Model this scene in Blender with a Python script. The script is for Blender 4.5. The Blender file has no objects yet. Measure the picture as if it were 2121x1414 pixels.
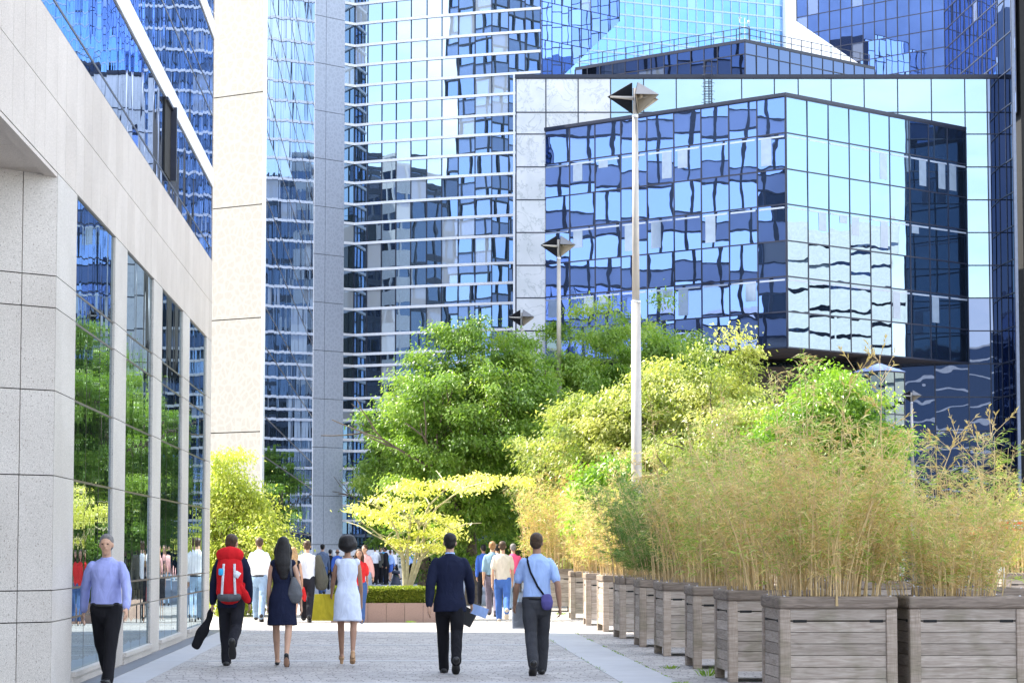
import bpy, bmesh, math, random
from mathutils import Vector, Matrix, noise
random.seed(7)
R = math.radians
sc = bpy.context.scene
COL = sc.collection

# ------------------------------------------------------------------ camera
F = 5400.0; W = 2121.0; HH = 1414.0; EYE = 1.57
PITCH = math.atan(433.0 / F); YAW = math.atan(228.0 / F * math.cos(PITCH))
cam_d = bpy.data.cameras.new('camera'); cam = bpy.data.objects.new('camera', cam_d); COL.objects.link(cam)
cam_d.sensor_width = 36.0; cam_d.lens = F / W * 36.0; cam_d.clip_start = 0.5; cam_d.clip_end = 3000
cam.location = (0, 0, EYE); cam.rotation_euler = (math.pi / 2 + PITCH, 0, -YAW)
sc.camera = cam

# ------------------------------------------------------------------ light
LX, LY = 0.93, -0.37                      # horizontal travel of the sunlight
ELEV = R(47)
SUN = 4.0; SKY = 0.15
to_sun = Vector((-LX * math.cos(ELEV), -LY * math.cos(ELEV), math.sin(ELEV)))
sd = bpy.data.lights.new('sun', 'SUN'); sd.energy = SUN; sd.angle = R(0.53); sd.color = (1.0, 0.93, 0.80)
so = bpy.data.objects.new('sun', sd); COL.objects.link(so); so.location = (-60, 20, 80)
so.rotation_euler = to_sun.to_track_quat('Z', 'Y').to_euler()
wd = bpy.data.worlds.new('World'); sc.world = wd; wd.use_nodes = True
nt = wd.node_tree; bg = nt.nodes['Background']; bg.inputs['Strength'].default_value = SKY
sky = nt.nodes.new('ShaderNodeTexSky'); sky.sky_type = 'NISHITA'; sky.sun_disc = False
sky.sun_elevation = ELEV; sky.sun_rotation = math.atan2(-LX, -LY) % (2 * math.pi); sky.air_density = 1.0; sky.dust_density = 0.6; sky.ozone_density = 2.0
tc = nt.nodes.new('ShaderNodeTexCoord'); cl = nt.nodes.new('ShaderNodeTexNoise'); mp = nt.nodes.new('ShaderNodeMapping')
mp.inputs['Scale'].default_value = (1.0, 1.0, 3.2); cl.inputs['Scale'].default_value = 2.6; cl.inputs['Detail'].default_value = 7; cl.inputs['Roughness'].default_value = 0.55
rp = nt.nodes.new('ShaderNodeValToRGB'); rp.color_ramp.elements[0].color = (.26, .26, .26, 1); rp.color_ramp.elements[0].position = 0.50; rp.color_ramp.elements[1].position = 0.66
mx = nt.nodes.new('ShaderNodeMix'); mx.data_type = 'RGBA'; mx.inputs[7].default_value = (7.6, 7.7, 7.9, 1)
L = nt.links.new
L(tc.outputs['Generated'], mp.inputs['Vector']); L(mp.outputs['Vector'], cl.inputs['Vector']); L(cl.outputs['Fac'], rp.inputs['Fac'])
L(rp.outputs['Color'], mx.inputs[0]); L(sky.outputs['Color'], mx.inputs[6]); L(mx.outputs[2], bg.inputs['Color'])
sc.view_settings.view_transform = 'Standard'; sc.view_settings.look = 'None'
sc.view_settings.exposure = 1.87; sc.view_settings.gamma = 1.0
sc.cycles.max_bounces = 8; sc.cycles.glossy_bounces = 5; sc.cycles.diffuse_bounces = 3; sc.cycles.transparent_max_bounces = 6
sc.cycles.use_denoising = True; sc.cycles.sample_clamp_indirect = 6

# ------------------------------------------------------------------ measuring helpers (surveyed bearings -> world)
Rm = cam.rotation_euler.to_matrix()
def ray(px, py): return Rm @ Vector(((px - W / 2) / F, -(py - HH / 2) / F, -1.0))
def at(px, py, Y):
    d = ray(px, py); return Vector((0, 0, EYE)) + d * (Y / d.y)
def gx(px, Y): return at(px, 1140, Y).x
def zat(X, Y, py):
    # height whose bearing is py above the ground point (X,Y)
    lo, hi = -50.0, 200.0
    Ri = Rm.transposed()
    for _ in range(40):
        m = (lo + hi) / 2; v = Ri @ Vector((X, Y, m - EYE)); p = HH / 2 + (v.y / v.z) * F
        if p > py: lo = m
        else: hi = m
    return (lo + hi) / 2
CY, SY = math.cos(YAW), math.sin(YAW)
def c2w(xc, zc): return Vector((xc * CY + zc * SY, -xc * SY + zc * CY))
def pc(px, zc): return c2w((px - W / 2) / F * zc, zc)

# ------------------------------------------------------------------ object helpers
def tag(o, label=None, cat=None, group=None, kind=None):
    if label: o['label'] = label
    if cat: o['category'] = cat
    if group: o['group'] = group
    if kind: o['kind'] = kind
    return o
def empty(name, loc=(0, 0, 0), rz=0.0):
    o = bpy.data.objects.new(name, None); COL.objects.link(o); o.location = loc; o.rotation_euler = (0, 0, rz); o.empty_display_size = 0.2; return o
def thing(name, label, cat, loc=(0, 0, 0), rz=0.0, group=None): return tag(empty(name, loc, rz), label, cat, group)
def clone(root, loc=None, rz=None, sc_=None, label=None):
    r = root.copy(); COL.objects.link(r)
    if loc is not None: r.location = loc
    if rz is not None: r.rotation_euler = (0, 0, rz)
    if sc_ is not None: r.scale = (sc_,) * 3 if isinstance(sc_, (int, float)) else sc_
    if label: r['label'] = label
    for ch in list(root.children):
        c = ch.copy(); COL.objects.link(c); c.parent = r
        for g in list(ch.children):
            e = g.copy(); COL.objects.link(e); e.parent = c
    return r

class MB:
    def __init__(s): s.v = []; s.f = []; s.m = []; s.r = []
    def face(s, pts, mi=0, r=None):
        b = len(s.v); s.v += [tuple(p) for p in pts]; s.f.append(tuple(range(b, b + len(pts)))); s.m.append(mi); s.r.append(random.random() if r is None else r)
    def idx(s, vs, fs, mi=0, r=None):
        b = len(s.v); s.v += [tuple(p) for p in vs]
        rr = random.random() if r is None else r
        for f in fs: s.f.append(tuple(b + i for i in f)); s.m.append(mi); s.r.append(rr)
    def box(s, lo, hi, mi=0, r=None, M=None):
        x0, y0, z0 = lo; x1, y1, z1 = hi
        v = [(x0,y0,z0),(x1,y0,z0),(x1,y1,z0),(x0,y1,z0),(x0,y0,z1),(x1,y0,z1),(x1,y1,z1),(x0,y1,z1)]
        if M is not None: v = [M @ Vector(p) for p in v]
        s.idx(v, [(0,3,2,1),(4,5,6,7),(0,1,5,4),(1,2,6,5),(2,3,7,6),(3,0,4,7)], mi, r)
    def fbox(s, A, d, n, u0, u1, n0, n1, z0, z1, mi=0, r=None):
        v = []
        for z in (z0, z1):
            for (u, w) in ((u0, n0), (u1, n0), (u1, n1), (u0, n1)):
                v.append((A[0] + d[0]*u + n[0]*w, A[1] + d[1]*u + n[1]*w, z))
        s.idx(v, [(0,1,2,3),(7,6,5,4),(0,4,5,1),(1,5,6,2),(2,6,7,3),(3,7,4,0)], mi, r)
    def tube(s, pts, rad, n=8, mi=0, r=None, side=None, cap=True, round_=False):
        pts = [Vector(p) for p in pts]; N = len(pts); vs = []; fs = []
        rad = [q if isinstance(q, (tuple, list)) else (q, q) for q in (rad if isinstance(rad, (list, tuple)) else [rad] * N)]
        if round_:
            t0 = (pts[0] - pts[1]).normalized(); t1 = (pts[-1] - pts[-2]).normalized()
            a, b = min(rad[0]), min(rad[-1])
            pts = [pts[0] + t0*a*.95, pts[0] + t0*a*.7] + pts + [pts[-1] + t1*b*.7, pts[-1] + t1*b*.95]
            rad = [(rad[0][0]*.3, rad[0][1]*.3), (rad[0][0]*.72, rad[0][1]*.72)] + rad + [(rad[-1][0]*.72, rad[-1][1]*.72), (rad[-1][0]*.3, rad[-1][1]*.3)]
            N += 4
        for i, p in enumerate(pts):
            t = (pts[min(i+1, N-1)] - pts[max(i-1, 0)]).normalized()
            sv = Vector(side) if side is not None else (Vector((1, 0, 0)) if abs(t.x) < .85 else Vector((0, 1, 0)))
            u = (sv - t * sv.dot(t)).normalized(); w = t.cross(u)
            for k in range(n):
                a = 2 * math.pi * k / n
                vs.append(p + u * (math.cos(a) * rad[i][0]) + w * (math.sin(a) * rad[i][1]))
        for i in range(N - 1):
            for k in range(n):
                k2 = (k + 1) % n; fs.append((i*n+k, i*n+k2, (i+1)*n+k2, (i+1)*n+k))
        if cap: fs.append(tuple(range(n-1, -1, -1))); fs.append(tuple((N-1)*n + k for k in range(n)))
        s.idx(vs, fs, mi, r)
    def ball(s, c, rx, ry, rz, n=12, m=8, mi=0, M=None):
        vs = []; fs = []
        for i in range(m + 1):
            th = math.pi * i / m
            if i in (0, m): vs.append(Vector((0, 0, math.cos(th) * rz))); continue
            for k in range(n):
                a = 2*math.pi*k/n; vs.append(Vector((rx*math.sin(th)*math.cos(a), ry*math.sin(th)*math.sin(a), rz*math.cos(th))))
        if M is not None: vs = [M @ q for q in vs]
        vs = [q + Vector(c) for q in vs]
        def ix(i, k): return 0 if i == 0 else (1 + (m-1)*n if i == m else 1 + (i-1)*n + k % n)
        for i in range(m):
            for k in range(n):
                q = [ix(i, k), ix(i+1, k), ix(i+1, k+1), ix(i, k+1)]
                u = []
                for e in q:
                    if e not in u: u.append(e)
                fs.append(tuple(u))
        s.idx(vs, fs, mi)
    def mesh(s, name, mats, smooth=False):
        me = bpy.data.meshes.new(name); me.from_pydata(s.v, [], s.f)
        for m in (mats if isinstance(mats, (list, tuple)) else [mats]): me.materials.append(m)
        me.polygons.foreach_set('material_index', s.m)
        a = me.attributes.new('rnd', 'FLOAT', 'FACE'); a.data.foreach_set('value', s.r)
        if smooth: me.polygons.foreach_set('use_smooth', [True] * len(s.f))
        me.update(); return me
    def build(s, name, mats, parent=None, smooth=False):
        o = bpy.data.objects.new(name, s.mesh(name, mats, smooth)); COL.objects.link(o)
        if parent is not None: o.parent = parent
        return o

def bevel(o, w=0.01, seg=2):
    b = o.modifiers.new('bevel', 'BEVEL'); b.width = w; b.segments = seg; b.limit_method = 'ANGLE'; return o

# ------------------------------------------------------------------ materials
MATS = {}
class NT:
    def __init__(s, name):
        s.m = bpy.data.materials.new(name); s.m.use_nodes = True; s.t = s.m.node_tree; s.b = s.t.nodes['Principled BSDF']; s.out = s.t.nodes['Material Output']
        s._co = None
    def n(s, typ, **kw):
        x = s.t.nodes.new(typ)
        for k, v in kw.items():
            if k in x.inputs: x.inputs[k].default_value = v
            else: setattr(x, k, v)
        return x
    def l(s, a, b): s.t.links.new(a, b)
    def co(s, scale=(1, 1, 1), rot=(0, 0, 0), gen='Object', loc=(0, 0, 0)):
        c = s.n('ShaderNodeTexCoord'); m = s.n('ShaderNodeMapping'); m.inputs['Scale'].default_value = scale; m.inputs['Rotation'].default_value = rot; m.inputs['Location'].default_value = loc
        s.l(c.outputs[gen], m.inputs['Vector']); return m.outputs['Vector']
    def noise(s, vec, scale, detail=3, rough=.5):
        x = s.n('ShaderNodeTexNoise'); x.inputs['Scale'].default_value = scale; x.inputs['Detail'].default_value = detail; x.inputs['Roughness'].default_value = rough
        if vec is not None: s.l(vec, x.inputs['Vector'])
        return x.outputs['Fac']
    def ramp(s, fac, stops):
        r = s.n('ShaderNodeValToRGB'); e = r.color_ramp.elements
        while len(e) < len(stops): e.new(0.5)
        for i, (p, c) in enumerate(stops): e[i].position = p; e[i].color = (*c, 1) if len(c) == 3 else c
        s.l(fac, r.inputs['Fac']); return r.outputs['Color']
    def mix(s, fac, a, b, blend='MIX'):
        x = s.n('ShaderNodeMix'); x.data_type = 'RGBA'; x.blend_type = blend
        for sock, v in ((x.inputs[0], fac), (x.inputs[6], a), (x.inputs[7], b)):
            if hasattr(v, 'links') or hasattr(v, 'is_linked'): s.l(v, sock)
            elif isinstance(v, (int, float)): sock.default_value = v
            else: sock.default_value = (*v, 1)
        return x.outputs[2]
    def math(s, op, a, b=None):
        x = s.n('ShaderNodeMath', operation=op)
        for i, v in enumerate((a, b)):
            if v is None: continue
            if isinstance(v, (int, float)): x.inputs[i].default_value = v
            else: s.l(v, x.inputs[i])
        return x.outputs[0]
    def bump(s, h, strength=.3, dist=.01):
        b = s.n('ShaderNodeBump'); b.inputs['Strength'].default_value = strength; b.inputs['Distance'].default_value = dist
        s.l(h, b.inputs['Height']); return b.outputs['Normal']
    def rnd(s):
        a = s.n('ShaderNodeAttribute'); a.attribute_name = 'rnd'; return a.outputs['Fac']

def simple(name, col, rough=.6, metal=0.0, var=.12, nscale=6, bump=0, spec=.3):
    if name in MATS: return MATS[name]
    q = NT(name); v = q.co(); f = q.noise(v, nscale, 4)
    lo = tuple(c * (1 - var) for c in col); hi = tuple(min(1, c * (1 + var)) for c in col)
    q.l(q.ramp(f, [(.3, lo), (.7, hi)]), q.b.inputs['Base Color'])
    q.b.inputs['Roughness'].default_value = rough; q.b.inputs['Metallic'].default_value = metal
    q.b.inputs['Specular IOR Level'].default_value = spec
    if bump: q.l(q.bump(q.noise(v, nscale * 3, 4), .5, bump), q.b.inputs['Normal'])
    MATS[name] = q.m; return q.m

def granite(name, a, b, c):
    q = NT(name); v = q.co()
    f1 = q.noise(v, 130, 2, .7); f2 = q.noise(v, 60, 2); f3 = q.noise(v, .9, 4)
    base = q.ramp(f1, [(.36, a), (.5, b), (.63, c)])
    sp = q.ramp(f2, [(.30, (.45, .42, .40)), (.38, (1, 1, 1))])
    base = q.mix(1.0, base, sp, 'MULTIPLY')
    st = q.ramp(f3, [(.35, (.86, .85, .84)), (.6, (1, 1, 1))])
    base = q.mix(.8, base, st, 'MULTIPLY')
    tone = q.ramp(q.rnd(), [(0, (.92, .91, .90)), (1, (1, 1, 1))]); base = q.mix(1.0, base, tone, 'MULTIPLY')
    q.l(base, q.b.inputs['Base Color']); q.b.inputs['Roughness'].default_value = .55; q.b.inputs['Specular IOR Level'].default_value = .35
    q.l(q.bump(f1, .15, .002), q.b.inputs['Normal'])
    MATS[name] = q.m; return q.m
M_GRAN = granite('grey_granite', (.37, .345, .315), (.52, .485, .445), (.67, .63, .585))
M_GRAN2 = granite('pale_granite', (.39, .34, .295), (.53, .47, .415), (.66, .60, .54))

def pebble(name, base=(.335, .315, .28), k=1.0):
    q = NT(name); v = q.co(scale=(1, 1, 1))
    w = q.n('ShaderNodeTexNoise'); w.inputs['Scale'].default_value = 5; q.l(v, w.inputs['Vector'])
    ad = q.n('ShaderNodeMix'); ad.data_type = 'VECTOR'; ad.inputs[0].default_value = .05; q.l(v, ad.inputs[4]); q.l(w.outputs['Color'], ad.inputs[5])
    vo = q.n('ShaderNodeTexVoronoi', feature='DISTANCE_TO_EDGE'); vo.inputs['Scale'].default_value = 4.3; q.l(ad.outputs[1], vo.inputs['Vector'])
    vc = q.n('ShaderNodeTexVoronoi'); vc.inputs['Scale'].default_value = 4.3; q.l(ad.outputs[1], vc.inputs['Vector'])
    g = q.ramp(vo.outputs['Distance'], [(.09, (0, 0, 0)), (.14, (1, 1, 1))])
    fine = q.noise(v, 60, 3)
    st = q.ramp(fine, [(.35, tuple(c * .74 for c in base)), (.65, tuple(c * .95 for c in base))])
    light = q.mix(.35, st, (.74, .72, .68))
    dark = q.mix(q.n('ShaderNodeValue').outputs[0], light, st)
    peb = q.mix(.75, base, st)
    c = q.mix(g, base, peb)
    q.l(c, q.b.inputs['Base Color']); q.b.inputs['Roughness'].default_value = .6
    q.l(q.bump(vo.outputs['Distance'], .2, .01), q.b.inputs['Normal'])
    MATS[name] = q.m; return q.m
M_PEB = pebble('pebble_faced_panels'); M_PEB_SHADE = pebble('shade_tinted_pebble_panels', (.33, .375, .46))  # second set: same cladding for the pier, bluish shade put into its colour

def marble(name):
    q = NT(name); v = q.co()
    n1 = q.noise(v, .55, 6, .6)
    vn = q.n('ShaderNodeTexNoise'); vn.inputs['Scale'].default_value = .9; vn.inputs['Detail'].default_value = 7; vn.inputs['Roughness'].default_value = .62; vn.inputs['Distortion'].default_value = .8
    cbm = q.n('ShaderNodeCombineXYZ'); q.l(q.math('MULTIPLY', q.rnd(), 40.0), cbm.inputs['X']); avm = q.n('ShaderNodeVectorMath', operation='ADD'); q.l(v, avm.inputs[0]); q.l(cbm.outputs[0], avm.inputs[1]); q.l(avm.outputs[0], vn.inputs['Vector'])
    vein = q.ramp(q.math('ABSOLUTE', q.math('SUBTRACT', vn.outputs['Fac'], .5)), [(.0, (.40, .42, .43)), (.008, (.62, .64, .65)), (.03, (.70, .71, .72))])
    big = q.ramp(n1, [(.35, (.82, .84, .84)), (.65, (1, 1, 1))])
    c = q.mix(1, vein, big, 'MULTIPLY')
    c = q.mix(1, c, q.ramp(q.rnd(), [(0, (.86, .87, .89)), (1, (1, 1, 1))]), 'MULTIPLY')
    q.l(c, q.b.inputs['Base Color']); q.b.inputs['Roughness'].default_value = .35
    MATS[name] = q.m; return q.m
M_MARBLE = marble('veined_marble')

def glass(name, tint, inner, fac=.8, wav=.004, wscale=.8, rough=.0, blind=.12, blindcol=(.62, .68, .72), stretch=(1, 1, 1), incol2=None):
    """reflective coated glazing: tinted mirror coat over a dim interior, panes slightly bowed"""
    q = NT(name); t = q.t; t.nodes.remove(q.b)
    v = q.co(scale=stretch)
    # each pane has its own bow: shift the noise by the pane's random number
    cb = q.n('ShaderNodeCombineXYZ'); rn = q.rnd(); q.l(q.math('MULTIPLY', rn, 37.0), cb.inputs['X']); q.l(q.math('MULTIPLY', rn, 91.0), cb.inputs['Y']); q.l(q.math('MULTIPLY', rn, 13.0), cb.inputs['Z'])
    av = q.n('ShaderNodeVectorMath', operation='ADD'); q.l(v, av.inputs[0]); q.l(cb.outputs[0], av.inputs[1])
    h = q.noise(av.outputs[0], wscale, 1.5, .35)
    nb = q.bump(h, 1.0, wav)
    gl = q.n('ShaderNodeBsdfGlossy'); gl.inputs['Color'].default_value = (*tint, 1); gl.inputs['Roughness'].default_value = rough; q.l(nb, gl.inputs['Normal'])
    df = q.n('ShaderNodeBsdfDiffuse')
    ic = q.ramp(q.math('FRACT', q.math('MULTIPLY', rn, 7.31)), [(0, inner), (.999, incol2 or tuple(c * 1.5 for c in inner))])
    bm = q.math('GREATER_THAN', rn, 1 - blind)
    q.l(q.mix(bm, ic, blindcol), df.inputs['Color'])
    lw = q.n('ShaderNodeLayerWeight'); lw.inputs['Blend'].default_value = .35; q.l(nb, lw.inputs['Normal'])
    fr = q.math('ADD', q.math('MULTIPLY', lw.outputs['Facing'], 1 - fac), fac)
    fr2 = q.math('SUBTRACT', fr, q.math('MULTIPLY', bm, .22))
    ms = q.n('ShaderNodeMixShader'); q.l(fr2, ms.inputs[0]); q.l(df.outputs[0], ms.inputs[1]); q.l(gl.outputs[0], ms.inputs[2])
    q.l(ms.outputs[0], q.out.inputs['Surface']); MATS[name] = q.m; return q.m
G_STREET = glass('street_window_glass', (.50, .60, .66), (.02, .03, .035), .50, .005, .55, stretch=(1, 2.2, .35), blind=0)
G_BAND = glass('blue_band_glass', (.52, .61, .80), (.03, .06, .12), .80, .012, .5, stretch=(1, 1.6, .5), blind=0)
G_SLAB = glass('side_tower_glass', (.70, .77, .88), (.05, .07, .10), .70, .006, .35, stretch=(1, 1.2, .4), blind=0)
G_TOWER = glass('striped_tower_glass', (.32, .42, .54), (.05, .075, .085), .75, .0025, .55, blind=.18)
G_BOXL = glass('box_blue_glass', (.46, .54, .73), (.03, .06, .13), .82, .004, .75, blind=.06)
G_BOXR = glass('box_pale_glass', (.26, .36, .45), (.05, .08, .14), .84, .004, .75, blind=.04)
G_PALE = glass('pale_cladding_glass', (.22, .32, .40), (.3, .36, .42), .80, .003, .5, blind=0)
G_DARK = glass('dark_glass', (.125, .16, .25), (.008, .012, .025), .80, .004, .6, blind=.06, blindcol=(.2, .24, .3))
G_HIGH = glass('high_tower_glass', (.55, .69, .93), (.03, .07, .15), .82, .005, .6, blind=.08)
G_HIGHD = glass('deep_blue_glass', (.40, .50, .78), (.015, .03, .09), .82, .005, .6, blind=.03, blindcol=(.3, .36, .5))
G_CYAN = glass('cyan_tower_glass', (.17, .34, .56), (.08, .22, .45), .62, .004, .5, blind=.1, blindcol=(.3, .5, .8))
G_CLEAR = glass('pavilion_glass', (.22, .28, .30), (.03, .045, .05), .5, .003, .5, blind=0)
M_WHITE = simple('white_panel', (.74, .75, .77), .45, var=.04)
M_WHITE2 = simple('white_trim_metal', (.62, .64, .68), .35, var=.04, metal=.1)
M_MULL = simple('dark_mullion', (.025, .03, .05), .4, var=.1)
M_MULLB = simple('brown_transom', (.07, .055, .045), .4, var=.1)
M_DARK = simple('dark_joint', (.02, .02, .02), .9)
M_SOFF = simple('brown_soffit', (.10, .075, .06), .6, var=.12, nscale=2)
M_METAL = simple('painted_pole', (.42, .39, .35), .4, var=.05, metal=.2)
M_LAMPB = simple('lamp_shell_dark', (.007, .0075, .010), .6, var=.2, spec=.1)
M_LAMPG = simple('lamp_shell_grey', (.13, .135, .15), .4, var=.08)
M_LAMPI = simple('lamp_inside_cream', (.30, .255, .19), .5, var=.06)
M_CONC = simple('pale_concrete', (.50, .49, .47), .7, var=.1)
M_SLABM = simple('smooth_slab', (.37, .37, .385), .55, var=.06, nscale=3, bump=.001)

def paving():
    q = NT('brick_paving'); v = q.co(); sx = q.n('ShaderNodeSeparateXYZ'); q.l(v, sx.inputs[0])
    RW, BW = .105, .21
    row = q.math('FLOOR', q.math('DIVIDE', sx.outputs['Y'], RW)); wn = q.n('ShaderNodeTexWhiteNoise', noise_dimensions='1D'); q.l(row, wn.inputs['W'])
    xs = q.math('ADD', q.math('DIVIDE', sx.outputs['X'], BW), q.math('MULTIPLY', wn.outputs['Value'], 1.0))
    fx = q.math('FRACT', xs); fy = q.math('FRACT', q.math('DIVIDE', sx.outputs['Y'], RW)); bi = q.math('FLOOR', xs)
    jx = q.math('LESS_THAN', q.math('MINIMUM', fx, q.math('SUBTRACT', 1.0, fx)), .045); jy = q.math('LESS_THAN', q.math('MINIMUM', fy, q.math('SUBTRACT', 1.0, fy)), .05)
    cb = q.n('ShaderNodeCombineXYZ'); q.l(bi, cb.inputs['X']); q.l(row, cb.inputs['Y']); w2 = q.n('ShaderNodeTexWhiteNoise', noise_dimensions='3D'); q.l(cb.outputs[0], w2.inputs['Vector'])
    c = q.ramp(w2.outputs['Value'], [(0, (.27, .255, .245)), (1, (.47, .445, .425))])
    n1 = q.noise(v, .5, 5); n2 = q.noise(v, 30, 3)
    c = q.mix(1, c, q.ramp(n1, [(.3, (.84, .83, .83)), (.7, (1.08, 1.06, 1.05))]), 'MULTIPLY'); c = q.mix(1, c, q.ramp(n2, [(.3, (.85, .85, .85)), (.7, (1.08, 1.08, 1.08))]), 'MULTIPLY')
    c = q.mix(q.math('MULTIPLY', jy, .35), c, (.14, .13, .13))
    hole = q.math('MULTIPLY', jx, q.math('GREATER_THAN', w2.outputs['Value'], .25)); c = q.mix(q.math('MULTIPLY', hole, .9), c, (.045, .04, .04))
    q.l(c, q.b.inputs['Base Color']); q.b.inputs['Roughness'].default_value = .6; q.b.inputs['Specular IOR Level'].default_value = .3
    q.l(q.bump(q.math('SUBTRACT', 1.0, q.math('MAXIMUM', jx, jy)), .5, .006), q.b.inputs['Normal'])
    return q.m
M_PAVE = paving()

def wood(name, a, b, green=True):
    q = NT(name); v = q.co(); vs = q.co(scale=(1, 1, 9))
    oi = q.n('ShaderNodeObjectInfo'); cb = q.n('ShaderNodeCombineXYZ')
    q.l(q.math('MULTIPLY', q.rnd(), 57.0), cb.inputs['X']); q.l(q.math('MULTIPLY', oi.outputs['Random'], 31.0), cb.inputs['Y'])
    av = q.n('ShaderNodeVectorMath', operation='ADD'); q.l(vs, av.inputs[0]); q.l(cb.outputs[0], av.inputs[1])
    w = q.n('ShaderNodeTexNoise'); w.inputs['Scale'].default_value = 3.5; w.inputs['Detail'].default_value = 6; w.inputs['Distortion'].default_value = 1.2; q.l(av.outputs[0], w.inputs['Vector'])
    c = q.ramp(w.outputs['Fac'], [(.3, a), (.7, b)])
    av2 = q.n('ShaderNodeVectorMath', operation='ADD'); q.l(q.co(scale=(2.5, 2.5, 70) if name != 'weathered_posts' else (70, 70, 3)), av2.inputs[0]); q.l(cb.outputs[0], av2.inputs[1])
    fg = q.noise(av2.outputs[0], 2.2, 4, .6); c = q.mix(1, c, q.ramp(fg, [(.35, (.84, .83, .82)), (.6, (1.06, 1.06, 1.06))]), 'MULTIPLY')
    c = q.mix(1, c, q.ramp(q.rnd(), [(0, (.74, .72, .70)), (1, (1.15, 1.13, 1.12))]), 'MULTIPLY')
    if green:
        sx = q.n('ShaderNodeSeparateXYZ'); q.l(v, sx.inputs[0])
        pn = q.noise(v, 2.3, 3)
        g = q.math('MULTIPLY', q.ramp(pn, [(.55, (0, 0, 0)), (.75, (1, 1, 1))]), .45)
        c = q.mix(g, c, (.10, .105, .04))
    q.l(c, q.b.inputs['Base Color']); q.b.inputs['Roughness'].default_value = .8; q.b.inputs['Specular IOR Level'].default_value = .2
    q.l(q.bump(w.outputs['Fac'], .35, .004), q.b.inputs['Normal']); MATS[name] = q.m; return q.m
W_PLANK = wood('weathered_planks', (.34, .285, .24), (.52, .46, .40))
W_POST = wood('weathered_posts', (.27, .22, .175), (.44, .37, .31))
W_CAP = wood('weathered_cap', (.15, .12, .095), (.29, .24, .20))

def leafmat(name, stops, trans=.45, rough=.5):
    q = NT(name); q.t.nodes.remove(q.b)
    c = q.ramp(q.rnd(), stops)
    d = q.n('ShaderNodeBsdfDiffuse'); tr = q.n('ShaderNodeBsdfTranslucent'); g = q.n('ShaderNodeBsdfGlossy'); g.inputs['Roughness'].default_value = .4
    q.l(c, d.inputs['Color']); q.l(q.mix(1, c, (1.25, 1.35, .7), 'MULTIPLY'), tr.inputs['Color'])
    m1 = q.n('ShaderNodeMixShader'); m1.inputs[0].default_value = trans; q.l(d.outputs[0], m1.inputs[1]); q.l(tr.outputs[0], m1.inputs[2])
    m2 = q.n('ShaderNodeMixShader'); m2.inputs[0].default_value = .05; q.l(m1.outputs[0], m2.inputs[1]); q.l(g.outputs[0], m2.inputs[2])
    q.l(m2.outputs[0], q.out.inputs['Surface']); MATS[name] = q.m; return q.m
LEAF_G = leafmat('green_leaves', [(0, (.09, .17, .025)), (.5, (.17, .29, .04)), (1, (.32, .42, .07))])
LEAF_Y = leafmat('yellow_green_leaves', [(0, (.15, .22, .04)), (.5, (.32, .36, .09)), (1, (.54, .52, .20))])
LEAF_L = leafmat('lime_leaves', [(0, (.10, .22, .02)), (.5, (.20, .34, .03)), (1, (.32, .42, .06))])
LEAF_GOLD = leafmat('golden_leaves', [(0, (.40, .44, .05)), (.4, (.68, .66, .14)), (1, (.86, .82, .42))], .42)
LEAF_SH = leafmat('bright_shrub_leaves', [(0, (.22, .30, .04)), (.5, (.44, .49, .08)), (1, (.66, .64, .18))], .45)
LEAF_H = leafmat('hedge_leaves', [(0, (.12, .17, .02)), (.6, (.26, .32, .04)), (1, (.42, .42, .07))], .3)
LEAF_T = leafmat('dry_bamboo_leaves', [(0, (.46, .31, .13)), (.45, (.72, .54, .27)), (.60, (.88, .74, .44)), (.63, (.22, .32, .05)), (1, (.42, .55, .12))], .5)
LEAF_TG = leafmat('half_dry_bamboo_leaves', [(0, (.50, .36, .15)), (.45, (.78, .60, .28)), (.5, (.22, .32, .05)), (1, (.45, .56, .12))], .5)
LEAF_BG = leafmat('green_bamboo_leaves', [(0, (.09, .17, .03)), (.7, (.19, .33, .07)), (1, (.45, .42, .16))], .35)
M_CULM = simple('dry_culms', (.66, .48, .24), .6, var=.3, nscale=9)
M_BARK = simple('grey_bark', (.13, .105, .08), .9, var=.35, nscale=12, bump=.01)
M_BARKP = simple('pale_smooth_bark', (.46, .42, .26), .7, var=.25, nscale=9, bump=.004)

# ------------------------------------------------------------------ ground
def sheet(name, x0, x1, y0, y1, z, m, label=None):
    b = MB(); b.face([(x0, y0, z), (x1, y0, z), (x1, y1, z), (x0, y1, z)]); o = b.build(name, m); o['kind'] = 'structure'
    if label: o['label'] = label
    return o
sheet('ground', -600, 900, -200, 1800, -0.008, M_CONC)
WX = -3.85
sheet('brick_pavement', WX, 16, 5, 74, 0.0, M_PAVE)
def slabstrip(name, x0, x1, y0, y1, step, m):
    b = MB(); y = y0
    while y < y1:
        b.box((x0 + .004, y + .004, -.004), (x1 - .004, min(y + step, y1) - .004, .004)); y += step
    o = b.build(name, m); o['kind'] = 'structure'
slabstrip('slab_strip', 2.62, 3.32, 6, 73, 1.5, M_SLABM)
slabstrip('wall_slab_strip', WX + .30, WX + .78, 6, 52.4, 1.5, M_SLABM)
slabstrip('drain_strip', WX + .02, WX + .29, 6, 52.4, 2.0, simple('dark_drain', (.12, .13, .15), .5))
for yb in (31.2, 37.5, 43.8, 50.1, 56.4):
    slabstrip('cross_band', WX + .79, 2.61, yb, yb + .28, .28, M_SLABM)
sheet('plaza', -70, 90, 74.01, 330, -0.002, simple('grey_plaza', (.24, .25, .28), .6, var=.12, nscale=.6))

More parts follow.
